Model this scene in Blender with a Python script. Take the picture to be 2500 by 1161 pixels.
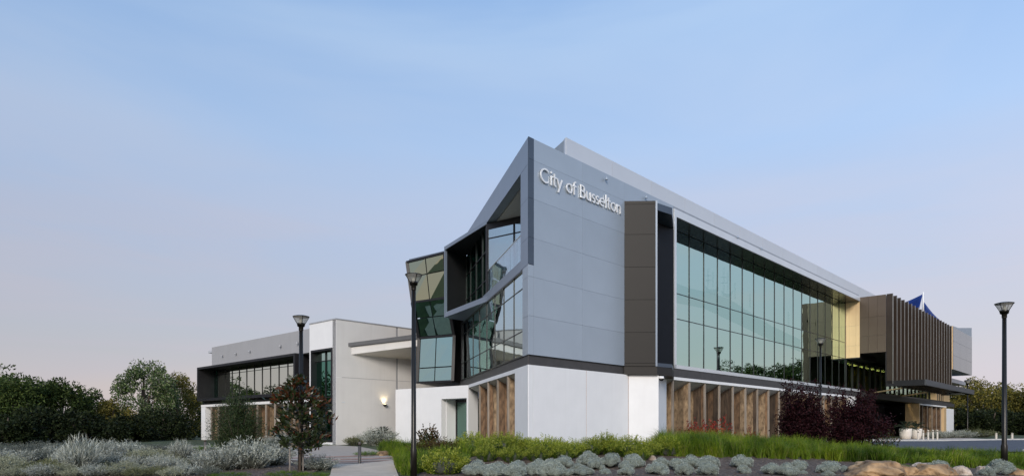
import bpy, math, random
import numpy as np
from mathutils import Vector, Matrix, noise as mnoise

for _o in list(bpy.data.objects):
    bpy.data.objects.remove(_o)
SC = bpy.context.scene
COL = SC.collection
R_ = math.radians

# ------------------------------------------------------------------ camera
FPX, CXP, HZ, EYE = 1620.0, 1250.0, 1040.0, 0.8      # focal length and horizon of the photograph, in its pixels
cam_d = bpy.data.cameras.new('camera')
cam = bpy.data.objects.new('camera', cam_d)
COL.objects.link(cam)
cam.location = (0, 0, EYE)
cam.rotation_euler = (R_(90), 0, 0)
cam_d.sensor_width = 36.0
cam_d.lens = 36.0 * FPX / 2500.0
cam_d.shift_y = (HZ - 580.5) / 2500.0
cam_d.clip_start = 0.1
cam_d.clip_end = 6000
SC.camera = cam

# ------------------------------------------------------------------ sky and sun
SUN_AZ = (-0.12, -0.99)          # low, behind the camera
SUN_EL = 24.0
world = bpy.data.worlds.new('World')
SC.world = world
world.use_nodes = True
nt = world.node_tree
for n in list(nt.nodes):
    nt.nodes.remove(n)
def N(t, **kw):
    n = nt.nodes.new(t)
    for k, v in kw.items():
        setattr(n, k, v)
    return n
wo = N('ShaderNodeOutputWorld'); bg = N('ShaderNodeBackground')
sky = N('ShaderNodeTexSky'); sky.sky_type = 'NISHITA'; sky.sun_disc = False
sky.sun_elevation = R_(6.0)
sky.sun_rotation = math.atan2(SUN_AZ[0], SUN_AZ[1])
sky.dust_density = 1.5; sky.ozone_density = 2.0
tc = N('ShaderNodeTexCoord'); sep = N('ShaderNodeSeparateXYZ')
nt.links.new(tc.outputs['Generated'], sep.inputs[0])
ramp = N('ShaderNodeValToRGB')
el = ramp.color_ramp.elements
el[0].position = 0.0; el[0].color = (0.66, 0.565, 0.53, 1)
el[1].position = 1.0; el[1].color = (0.15, 0.30, 0.58, 1)
for p, c in ((0.10, (0.515, 0.52, 0.575)), (0.24, (0.45, 0.525, 0.69)), (0.38, (0.385, 0.535, 0.79)), (0.54, (0.275, 0.445, 0.745))):
    e = el.new(p); e.color = (*c, 1)
nt.links.new(sep.outputs['Z'], ramp.inputs[0])
# thin high cloud: wide soft veils
mp = N('ShaderNodeMapping'); mp.inputs['Scale'].default_value = (1.0, 1.0, 4.2); mp.inputs['Rotation'].default_value = (0.12, 0.16, 4.3)
nt.links.new(tc.outputs['Generated'], mp.inputs['Vector'])
n1 = N('ShaderNodeTexNoise'); n1.inputs['Scale'].default_value = 1.6; n1.inputs['Detail'].default_value = 4.5; n1.inputs['Roughness'].default_value = 0.5; n1.inputs['Distortion'].default_value = 0.4
nt.links.new(mp.outputs[0], n1.inputs['Vector'])
cr = N('ShaderNodeMapRange'); cr.inputs['From Min'].default_value = 0.40; cr.inputs['From Max'].default_value = 0.72; cr.inputs['To Max'].default_value = 0.62; cr.interpolation_type = 'SMOOTHSTEP'
nt.links.new(n1.outputs[0], cr.inputs[0])
cm = N('ShaderNodeMix'); cm.data_type = 'RGBA'
nt.links.new(cr.outputs[0], cm.inputs['Factor'])
nt.links.new(ramp.outputs[0], cm.inputs['A'])
cloud = N('ShaderNodeValToRGB')
ce = cloud.color_ramp.elements
ce[0].position = 0.0; ce[0].color = (0.68, 0.555, 0.53, 1)
ce[1].position = 0.5; ce[1].color = (0.45, 0.595, 0.81, 1)
e = ce.new(0.2); e.color = (0.53, 0.525, 0.635, 1)
nt.links.new(sep.outputs['Z'], cloud.inputs[0])
nt.links.new(cloud.outputs[0], cm.inputs['B'])
# low mauve cloud bars
mq = N('ShaderNodeMapping'); mq.inputs['Scale'].default_value = (0.9, 0.9, 8.0); mq.inputs['Rotation'].default_value = (0.05, 0.06, 1.0)
nt.links.new(tc.outputs['Generated'], mq.inputs['Vector'])
n2 = N('ShaderNodeTexNoise'); n2.inputs['Scale'].default_value = 2.0; n2.inputs['Detail'].default_value = 4; n2.inputs['Distortion'].default_value = 0.5
nt.links.new(mq.outputs[0], n2.inputs['Vector'])
r2 = N('ShaderNodeMapRange'); r2.inputs['From Min'].default_value = 0.42; r2.inputs['From Max'].default_value = 0.68; r2.inputs['To Max'].default_value = 0.55; r2.interpolation_type = 'SMOOTHSTEP'
nt.links.new(n2.outputs[0], r2.inputs[0])
r3 = N('ShaderNodeMapRange'); r3.inputs['From Min'].default_value = 0.42; r3.inputs['From Max'].default_value = 0.10; r3.interpolation_type = 'SMOOTHSTEP'
nt.links.new(sep.outputs['Z'], r3.inputs[0])
m3 = N('ShaderNodeMath'); m3.operation = 'MULTIPLY'; nt.links.new(r2.outputs[0], m3.inputs[0]); nt.links.new(r3.outputs[0], m3.inputs[1])
c2 = N('ShaderNodeMix'); c2.data_type = 'RGBA'; c2.inputs['B'].default_value = (0.55, 0.52, 0.60, 1)
nt.links.new(m3.outputs[0], c2.inputs['Factor']); nt.links.new(cm.outputs['Result'], c2.inputs['A'])
# physical sky adds its own soft change round the compass
sm = N('ShaderNodeMix'); sm.data_type = 'RGBA'; sm.inputs['Factor'].default_value = 0.10
sk = N('ShaderNodeVectorMath'); sk.operation = 'SCALE'; sk.inputs['Scale'].default_value = 0.12
nt.links.new(sky.outputs[0], sk.inputs[0])
nt.links.new(c2.outputs['Result'], sm.inputs['A']); nt.links.new(sk.outputs[0], sm.inputs['B'])
# the dusk glow grows gently from left to right
gr = N('ShaderNodeMapRange'); gr.inputs['From Min'].default_value = -1; gr.inputs['To Min'].default_value = 0.78; gr.inputs['To Max'].default_value = 1.10
nt.links.new(sep.outputs['X'], gr.inputs[0])
gs = N('ShaderNodeVectorMath'); gs.operation = 'SCALE'
nt.links.new(sm.outputs['Result'], gs.inputs[0]); nt.links.new(gr.outputs[0], gs.inputs['Scale'])
nt.links.new(gs.outputs[0], bg.inputs['Color'])
bg.inputs['Strength'].default_value = 1.0
nt.links.new(bg.outputs[0], wo.inputs[0])

sun_d = bpy.data.lights.new('sun', 'SUN')
sun_d.energy = 2.25; sun_d.angle = R_(20); sun_d.color = (1.0, 0.92, 0.83)
sun = bpy.data.objects.new('sun', sun_d); COL.objects.link(sun)
_sd = Vector((SUN_AZ[0] * math.cos(R_(SUN_EL)), SUN_AZ[1] * math.cos(R_(SUN_EL)), math.sin(R_(SUN_EL)))).normalized()
sun.rotation_euler = _sd.to_track_quat('Z', 'Y').to_euler()
sun.location = (0, 0, 40)

SC.view_settings.view_transform = 'Standard'
SC.view_settings.look = 'None'
SC.view_settings.exposure = 0.30
SC.view_settings.gamma = 1.0
SC.render.engine = 'CYCLES'
SC.cycles.max_bounces = 8
SC.cycles.transparent_max_bounces = 12
SC.cycles.use_denoising = True

# ------------------------------------------------------------------ materials
MATS = {}
def newmat(name):
    m = bpy.data.materials.new(name); m.use_nodes = True
    t = m.node_tree
    for n in list(t.nodes): t.nodes.remove(n)
    MATS[name] = m
    return m, t
def link(t, a, b): t.links.new(a, b)
def surf(name, col, rough=0.6, metal=0.0, var=0.12, scale=2.0, bump=0.0, bscale=30.0, obj_var=0.0, stretch=(1, 1, 1), spec=0.5, streak=0.0, col2=None, detail=6):
    """procedural paint / stone / metal with grain, per-object shift and optional rain streaks"""
    m, t = newmat(name)
    out = t.nodes.new('ShaderNodeOutputMaterial'); p = t.nodes.new('ShaderNodeBsdfPrincipled')
    tc = t.nodes.new('ShaderNodeTexCoord'); mp = t.nodes.new('ShaderNodeMapping')
    mp.inputs['Scale'].default_value = stretch
    link(t, tc.outputs['Object'], mp.inputs[0])
    nz = t.nodes.new('ShaderNodeTexNoise'); nz.inputs['Scale'].default_value = scale; nz.inputs['Detail'].default_value = detail
    link(t, mp.outputs[0], nz.inputs['Vector'])
    mx = t.nodes.new('ShaderNodeMix'); mx.data_type = 'RGBA'
    mr = t.nodes.new('ShaderNodeMapRange'); mr.inputs['From Min'].default_value = 0.3; mr.inputs['From Max'].default_value = 0.7
    link(t, nz.outputs[0], mr.inputs[0]); link(t, mr.outputs[0], mx.inputs['Factor'])
    a = [c * (1 - var) for c in col]; b = [min(1, c * (1 + var)) for c in (col2 or col)]
    mx.inputs['A'].default_value = (*a, 1); mx.inputs['B'].default_value = (*b, 1)
    res = mx.outputs['Result']
    if streak:
        mp2 = t.nodes.new('ShaderNodeMapping'); mp2.inputs['Scale'].default_value = (3.0, 3.0, 0.12)
        link(t, tc.outputs['Object'], mp2.inputs[0])
        ns = t.nodes.new('ShaderNodeTexNoise'); ns.inputs['Scale'].default_value = 1.5; ns.inputs['Detail'].default_value = 4
        link(t, mp2.outputs[0], ns.inputs['Vector'])
        ms = t.nodes.new('ShaderNodeMapRange'); ms.inputs['From Min'].default_value = 0.52; ms.inputs['From Max'].default_value = 0.75; ms.inputs['To Max'].default_value = streak
        link(t, ns.outputs[0], ms.inputs[0])
        m2 = t.nodes.new('ShaderNodeMix'); m2.data_type = 'RGBA'; m2.inputs['B'].default_value = (col[0] * .55, col[1] * .52, col[2] * .48, 1)
        link(t, ms.outputs[0], m2.inputs['Factor']); link(t, res, m2.inputs['A']); res = m2.outputs['Result']
    if obj_var:
        oi = t.nodes.new('ShaderNodeObjectInfo'); hv = t.nodes.new('ShaderNodeHueSaturation')
        mv = t.nodes.new('ShaderNodeMapRange'); mv.inputs['To Min'].default_value = 1 - obj_var; mv.inputs['To Max'].default_value = 1 + obj_var
        link(t, oi.outputs['Random'], mv.inputs[0]); link(t, mv.outputs[0], hv.inputs['Value']); link(t, res, hv.inputs['Color']); res = hv.outputs['Color']
    link(t, res, p.inputs['Base Color'])
    p.inputs['Roughness'].default_value = rough; p.inputs['Metallic'].default_value = metal
    p.inputs['Specular IOR Level'].default_value = spec
    if bump:
        nb = t.nodes.new('ShaderNodeTexNoise'); nb.inputs['Scale'].default_value = bscale; nb.inputs['Detail'].default_value = 6
        link(t, mp.outputs[0], nb.inputs['Vector'])
        bp = t.nodes.new('ShaderNodeBump'); bp.inputs['Strength'].default_value = bump; bp.inputs['Distance'].default_value = 0.05
        link(t, nb.outputs[0], bp.inputs['Height']); link(t, bp.outputs[0], p.inputs['Normal'])
    link(t, p.outputs[0], out.inputs[0])
    return m
def glass(name, tint, body, lo=0.55, hi=0.95, wav=0.012, rough=0.01):
    """coated tinted glazing: mirrors the sky, lets some of the room through"""
    m, t = newmat(name)
    out = t.nodes.new('ShaderNodeOutputMaterial')
    g = t.nodes.new('ShaderNodeBsdfGlossy'); g.inputs['Color'].default_value = (*tint, 1); g.inputs['Roughness'].default_value = rough
    tr = t.nodes.new('ShaderNodeBsdfTransparent'); tr.inputs['Color'].default_value = (*body, 1)
    lw = t.nodes.new('ShaderNodeLayerWeight'); lw.inputs['Blend'].default_value = 0.35
    mr = t.nodes.new('ShaderNodeMapRange'); mr.inputs['To Min'].default_value = lo; mr.inputs['To Max'].default_value = hi
    link(t, lw.outputs['Fresnel'], mr.inputs[0])
    mx = t.nodes.new('ShaderNodeMixShader'); link(t, mr.outputs[0], mx.inputs[0])
    link(t, tr.outputs[0], mx.inputs[1]); link(t, g.outputs[0], mx.inputs[2])
    tc = t.nodes.new('ShaderNodeTexCoord'); nz = t.nodes.new('ShaderNodeTexNoise'); nz.inputs['Scale'].default_value = 0.8; nz.inputs['Detail'].default_value = 1
    link(t, tc.outputs['Object'], nz.inputs['Vector'])
    bp = t.nodes.new('ShaderNodeBump'); bp.inputs['Strength'].default_value = wav * 10; bp.inputs['Distance'].default_value = 0.05
    link(t, nz.outputs[0], bp.inputs['Height']); link(t, bp.outputs[0], g.inputs['Normal'])
    link(t, mx.outputs[0], out.inputs[0])
    return m
def leafmat(name, cols, trans=0.25, rough=0.55, spec=0.3, patch=0.0):
    """leaf colours spread over the leaves by island"""
    m, t = newmat(name)
    out = t.nodes.new('ShaderNodeOutputMaterial')
    ge = t.nodes.new('ShaderNodeNewGeometry'); cr = t.nodes.new('ShaderNodeValToRGB')
    e = cr.color_ramp.elements
    e[0].position = 0; e[0].color = (*cols[0], 1); e[1].position = 1; e[1].color = (*cols[-1], 1)
    for i, c in enumerate(cols[1:-1]):
        q = e.new((i + 1) / (len(cols) - 1)); q.color = (*c, 1)
    link(t, ge.outputs['Random Per Island'], cr.inputs[0])
    oi = t.nodes.new('ShaderNodeObjectInfo'); hv = t.nodes.new('ShaderNodeHueSaturation')
    mv = t.nodes.new('ShaderNodeMapRange'); mv.inputs['To Min'].default_value = 0.82; mv.inputs['To Max'].default_value = 1.15
    link(t, oi.outputs['Random'], mv.inputs[0]); link(t, mv.outputs[0], hv.inputs['Value']); link(t, cr.outputs[0], hv.inputs['Color'])
    if patch:
        tc = t.nodes.new('ShaderNodeTexCoord'); nz = t.nodes.new('ShaderNodeTexNoise'); nz.inputs['Scale'].default_value = patch; nz.inputs['Detail'].default_value = 3
        link(t, tc.outputs['Object'], nz.inputs['Vector'])
        pm = t.nodes.new('ShaderNodeMapRange'); pm.inputs['From Min'].default_value = .34; pm.inputs['From Max'].default_value = .66; pm.inputs['To Min'].default_value = .45; pm.inputs['To Max'].default_value = 1.35
        link(t, nz.outputs[0], pm.inputs[0]); link(t, pm.outputs[0], hv.inputs['Value'])
        ph = t.nodes.new('ShaderNodeMapRange'); ph.inputs['From Min'].default_value = .3; ph.inputs['From Max'].default_value = .7; ph.inputs['To Min'].default_value = .535; ph.inputs['To Max'].default_value = .485
        link(t, nz.outputs[0], ph.inputs[0]); link(t, ph.outputs[0], hv.inputs['Hue'])
    p = t.nodes.new('ShaderNodeBsdfPrincipled'); p.inputs['Roughness'].default_value = rough; p.inputs['Specular IOR Level'].default_value = spec
    link(t, hv.outputs[0], p.inputs['Base Color'])
    tl = t.nodes.new('ShaderNodeBsdfTranslucent'); link(t, hv.outputs[0], tl.inputs[0])
    mx = t.nodes.new('ShaderNodeMixShader'); mx.inputs[0].default_value = trans
    link(t, p.outputs[0], mx.inputs[1]); link(t, tl.outputs[0], mx.inputs[2]); link(t, mx.outputs[0], out.inputs[0])
    return m
def lensmat(name):
    m, t = newmat(name)
    out = t.nodes.new('ShaderNodeOutputMaterial')
    tr = t.nodes.new('ShaderNodeBsdfTransparent'); tr.inputs[0].default_value = (.9, .9, .88, 1)
    p = t.nodes.new('ShaderNodeBsdfPrincipled'); p.inputs['Base Color'].default_value = (.75, .74, .70, 1); p.inputs['Roughness'].default_value = .15
    tl = t.nodes.new('ShaderNodeBsdfTranslucent'); tl.inputs[0].default_value = (.85, .84, .8, 1)
    m1 = t.nodes.new('ShaderNodeMixShader'); m1.inputs[0].default_value = .5
    link(t, p.outputs[0], m1.inputs[1]); link(t, tl.outputs[0], m1.inputs[2])
    m2 = t.nodes.new('ShaderNodeMixShader'); m2.inputs[0].default_value = .42
    link(t, tr.outputs[0], m2.inputs[1]); link(t, m1.outputs[0], m2.inputs[2]); link(t, m2.outputs[0], out.inputs[0])
    return m
def emit(name, col, s):
    m, t = newmat(name)
    out = t.nodes.new('ShaderNodeOutputMaterial'); e = t.nodes.new('ShaderNodeEmission')
    e.inputs[0].default_value = (*col, 1); e.inputs[1].default_value = s
    link(t, e.outputs[0], out.inputs[0]); return m

WHITE = surf('white_render', (0.80, 0.80, 0.80), 0.75, var=0.025, scale=1.2, bump=0.06, bscale=60, streak=0.04)
CREAM = surf('cream_render', (0.68, 0.66, 0.635), 0.75, var=0.03, scale=1.0, bump=0.06, bscale=60, streak=0.08)
GREY = surf('grey_aluminium_panel', (0.35, 0.405, 0.465), 0.34, metal=0.25, var=0.05, scale=0.5, obj_var=0.03)
GREYD = surf('grey_joint', (0.26, 0.305, 0.355), 0.5, var=0.05)
SLATE = surf('slate_panel', (0.055, 0.075, 0.105), 0.35, metal=0.2, var=0.08, scale=0.6, obj_var=0.05)
STEEL = surf('steel_grey_panel', (0.20, 0.24, 0.30), 0.34, metal=0.3, var=0.06, scale=0.5, obj_var=0.04)
BROWN = surf('bronze_panel', (0.135, 0.102, 0.075), 0.34, metal=0.3, var=0.06, scale=0.6, obj_var=0.04)
TAUPE = surf('taupe_panel', (0.020, 0.0175, 0.015), 0.5, metal=0.0, spec=0.3, var=0.05, scale=0.6, obj_var=0.04)
BRONZE = surf('bronze_fin', (0.056, 0.041, 0.031), 0.32, metal=0.4, var=0.12, scale=1.0, obj_var=0.08)
GOLD_LIT = surf('gold_lit_panel', (0.90, 0.65, 0.37), 0.30, metal=0.25, var=0.04, scale=0.7, obj_var=0.03)  # cream panels and walls with low golden sunlight put into the base colour
CHAR = surf('charcoal_metal', (0.016, 0.016, 0.018), 0.45, metal=0.0, var=0.10, scale=1.5, spec=0.3)
DKGR = surf('dark_grey_metal', (0.075, 0.078, 0.085), 0.4, metal=0.1, var=0.08, scale=1.5)
BLACK = surf('black_mullion', (0.012, 0.012, 0.013), 0.35, var=0.1)
SOFF = surf('dark_soffit', (0.075, 0.066, 0.052), 0.22, metal=0.55, var=0.08, scale=0.7, obj_var=0.10)
SILVER = surf('silver_frame', (0.64, 0.66, 0.68), 0.34, metal=0.35, var=0.04, scale=0.6, obj_var=0.02)
ROOFW = surf('pale_roof_panel', (0.56, 0.585, 0.62), 0.38, metal=0.2, var=0.03, scale=0.4, obj_var=0.03)
LGREY = surf('annex_grey_render', (0.36, 0.36, 0.37), 0.7, var=0.03, scale=0.8, bump=0.05, streak=0.10)
BEAM = surf('floor_beam', (0.050, 0.047, 0.046), 0.5, var=0.15, scale=2.5)
BEIGE = surf('beige_soffit', (0.55, 0.52, 0.47), 0.7, var=0.03)
INTW = surf('room_wall', (0.38, 0.37, 0.34), 0.8, var=0.1, scale=0.4)
INTF = surf('room_floor', (0.10, 0.09, 0.08), 0.7, var=0.2, scale=1.0)
BLIND = surf('roller_blind', (0.62, 0.62, 0.55), 0.8, var=0.05, scale=1.0, obj_var=0.08)
GL_R = glass('green_coated_glass', (0.66, 0.87, 0.77), (0.30, 0.50, 0.42), 0.70, 0.97)
GL_L = glass('blue_clear_glass', (0.80, 0.92, 0.95), (0.42, 0.60, 0.58), 0.68, 0.96)
GL_O = glass('olive_reflection_glass', (0.70, 0.76, 0.56), (0.20, 0.30, 0.22), 0.60, 0.95)  # olive tint stands in for the trees reflected in the upper facet
GL_D = glass('dark_green_glass', (0.42, 0.66, 0.58), (0.08, 0.26, 0.20), 0.40, 0.9)
GL_C = glass('entrance_glass', (0.60, 0.74, 0.58), (0.55, 0.62, 0.42), 0.38, 0.9)
CURT = surf('ochre_curtain', (0.34, 0.25, 0.08), 0.9, var=0.35, scale=3, stretch=(6, 6, .2), obj_var=0.5)
GL_A = glass('annex_glass', (0.86, 0.90, 0.80), (0.25, 0.35, 0.28), 0.80, 0.97)
GL_B = glass('balustrade_glass', (0.9, 0.96, 1.0), (0.82, 0.92, 0.92), 0.34, 0.9)
GL_T = lensmat('lamp_lens')
WOOD = surf('weathered_timber', (0.105, 0.058, 0.032), 0.75, var=0.5, scale=2.2, bump=0.6, bscale=14, obj_var=0.5, stretch=(2.4, 2.4, 0.9), col2=(0.20, 0.12, 0.066))
WOOD2 = surf('dark_timber', (0.036, 0.022, 0.014), 0.75, var=0.35, scale=1.4, bump=0.5, bscale=14, obj_var=0.4, stretch=(5, 5, 0.8), col2=(0.10, 0.066, 0.042))
WOOD3 = surf('tan_timber', (0.17, 0.108, 0.060), 0.75, var=0.45, scale=2.6, bump=0.6, bscale=14, obj_var=0.35, stretch=(2, 2, 1.0), col2=(0.29, 0.205, 0.125))
WOODT = surf('silvered_timber_edge', (0.30, 0.25, 0.20), 0.8, var=0.25, scale=2.0, bump=0.4, bscale=20, obj_var=0.12, stretch=(6, 6, 0.5))
LETTER = surf('sign_metal', (0.86, 0.85, 0.83), 0.32, metal=0.3, var=0.03)
BARK = surf('bark', (0.10, 0.075, 0.055), 0.9, var=0.35, scale=6, bump=0.8, bscale=20, stretch=(1, 1, 0.3))
STAKE = surf('grey_stake', (0.26, 0.23, 0.20), 0.85, var=0.25, scale=5, bump=0.4, stretch=(4, 4, 0.4))
POLE = surf('lamp_pole_paint', (0.014, 0.012, 0.009), 0.32, metal=0.3, var=0.12, scale=3)
ALU = surf('brushed_aluminium', (0.50, 0.48, 0.44), 0.35, metal=0.8, var=0.1, scale=8)
BOLL = surf('bollard_cream', (0.58, 0.52, 0.44), 0.6, var=0.08, scale=4)
SAIL = surf('blue_sail', (0.006, 0.040, 0.24), 0.6, var=0.10, scale=2)
POT = surf('white_pot', (0.70, 0.64, 0.56), 0.5, var=0.05, scale=2)
MULCH = surf('mulch', (0.075, 0.055, 0.045), 0.95, var=0.55, scale=9, bump=1.0, bscale=26, col2=(0.12, 0.092, 0.075))
EARTH = surf('far_lawn', (0.045, 0.060, 0.022), 0.95, var=0.35, scale=0.6, bump=0.8, bscale=8)
CONC = surf('path_concrete', (0.50, 0.42, 0.335), 0.8, var=0.10, scale=1.4, bump=0.25, bscale=40)
PAVE = surf('pink_paver', (0.40, 0.25, 0.195), 0.8, var=0.12, scale=3, bump=0.25, bscale=40, obj_var=0.07)
PAVG = surf('grey_paver', (0.40, 0.345, 0.295), 0.8, var=0.10, scale=3, bump=0.25, bscale=40, obj_var=0.07)
ASPH = surf('asphalt', (0.075, 0.080, 0.095), 0.8, var=0.22, scale=4, bump=0.4, bscale=70)
KERB = surf('kerb_concrete', (0.50, 0.49, 0.47), 0.8, var=0.1, scale=2, bump=0.2)
ROCK = surf('ochre_rock', (0.19, 0.105, 0.050), 0.85, var=0.55, scale=2.2, bump=1.0, bscale=7, col2=(0.33, 0.215, 0.115), detail=10)
ROCKP = surf('pale_rock', (0.24, 0.18, 0.135), 0.85, var=0.45, scale=2.6, bump=1.0, bscale=8, col2=(0.45, 0.37, 0.30), detail=10)
SILV = leafmat('silver_cushion_leaf', [(0.24, 0.27, 0.235), (0.34, 0.38, 0.335), (0.43, 0.47, 0.42), (0.29, 0.33, 0.285)], 0.12)
SCORE2 = surf('cushion_crevice_shade', (0.17, 0.195, 0.165), 0.9, var=0.3, scale=8)  # soft crevice shade put into the colour of the inner lobes
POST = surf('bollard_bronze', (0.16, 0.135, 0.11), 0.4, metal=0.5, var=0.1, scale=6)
SCORE = surf('core_shade', (0.055, 0.06, 0.045), 0.9, var=0.3, scale=8)  # dark filler core: shade inside the shrub put into its colour
GREYL = leafmat('grey_shrub_leaf', [(0.10, 0.11, 0.08), (0.34, 0.36, 0.30), (0.60, 0.62, 0.55), (0.17, 0.18, 0.14)], 0.15)
OLIVL = leafmat('olive_shrub_leaf', [(0.08, 0.095, 0.03), (0.17, 0.18, 0.075), (0.25, 0.25, 0.14), (0.12, 0.14, 0.05)], 0.2)
PALEL = leafmat('pale_dry_leaf', [(0.15, 0.16, 0.09), (0.38, 0.385, 0.27), (0.28, 0.29, 0.18)], 0.2)
HEDGL = leafmat('hedge_leaf', [(0.035, 0.075, 0.006), (0.09, 0.165, 0.012), (0.17, 0.255, 0.025), (0.055, 0.11, 0.010)], 0.3)
YELL = leafmat('yellow_green_leaf', [(0.15, 0.19, 0.012), (0.30, 0.34, 0.03), (0.44, 0.46, 0.08), (0.09, 0.14, 0.012)], 0.3)
GRASL = leafmat('tussock_blade', [(0.05, 0.11, 0.004), (0.14, 0.225, 0.008), (0.235, 0.30, 0.022), (0.08, 0.15, 0.006), (0.25, 0.235, 0.07)], 0.35, patch=0.9)
TREEL = leafmat('tree_leaf', [(0.014, 0.026, 0.008), (0.044, 0.072, 0.016), (0.105, 0.14, 0.036), (0.020, 0.038, 0.010)], 0.25, 0.6, 0.15)
TREED = leafmat('dark_bush_leaf', [(0.006, 0.010, 0.004), (0.015, 0.024, 0.008), (0.030, 0.042, 0.013), (0.009, 0.014, 0.005)], 0.15, 0.6, 0.15)
TREEO = leafmat('olive_tree_leaf', [(0.05, 0.055, 0.010), (0.17, 0.15, 0.025), (0.28, 0.225, 0.045), (0.065, 0.07, 0.014)], 0.3)
TREEP = leafmat('pale_tree_leaf', [(0.02, 0.040, 0.012), (0.09, 0.145, 0.04), (0.20, 0.26, 0.10), (0.035, 0.065, 0.016), (0.38, 0.38, 0.24)], 0.25)
MAGL = leafmat('magnolia_leaf', [(0.014, 0.024, 0.007), (0.028, 0.044, 0.012), (0.05, 0.07, 0.022), (0.02, 0.032, 0.010)], 0.1, 0.3, 0.5)
MAGR = leafmat('magnolia_rust_leaf', [(0.075, 0.024, 0.008), (0.14, 0.046, 0.016), (0.10, 0.034, 0.012)], 0.15, 0.5)
PLUM = leafmat('plum_leaf', [(0.009, 0.003, 0.004), (0.024, 0.007, 0.009), (0.045, 0.012, 0.015), (0.012, 0.004, 0.006)], 0.15, 0.6, 0.12)
BAMB = leafmat('feathery_leaf', [(0.016, 0.030, 0.010), (0.034, 0.058, 0.018), (0.07, 0.10, 0.03)], 0.25)
REDL = leafmat('red_leaf', [(0.16, 0.018, 0.010), (0.30, 0.040, 0.022), (0.10, 0.012, 0.010)], 0.25)
RUSTL = leafmat('rust_shrub_leaf', [(0.045, 0.030, 0.010), (0.10, 0.055, 0.018), (0.07, 0.05, 0.015)], 0.25)
PALML = leafmat('palm_leaf', [(0.016, 0.026, 0.012), (0.035, 0.05, 0.022)], 0.15, 0.35)
FLOW = leafmat('white_flower', [(0.6, 0.57, 0.52), (0.75, 0.72, 0.66)], 0.3)
LITP = emit('added_ceiling_glow', (1.0, 0.80, 0.46), 9.0)
LIT = emit('lit_lamp', (1.0, 0.82, 0.52), 4.0)

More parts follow.
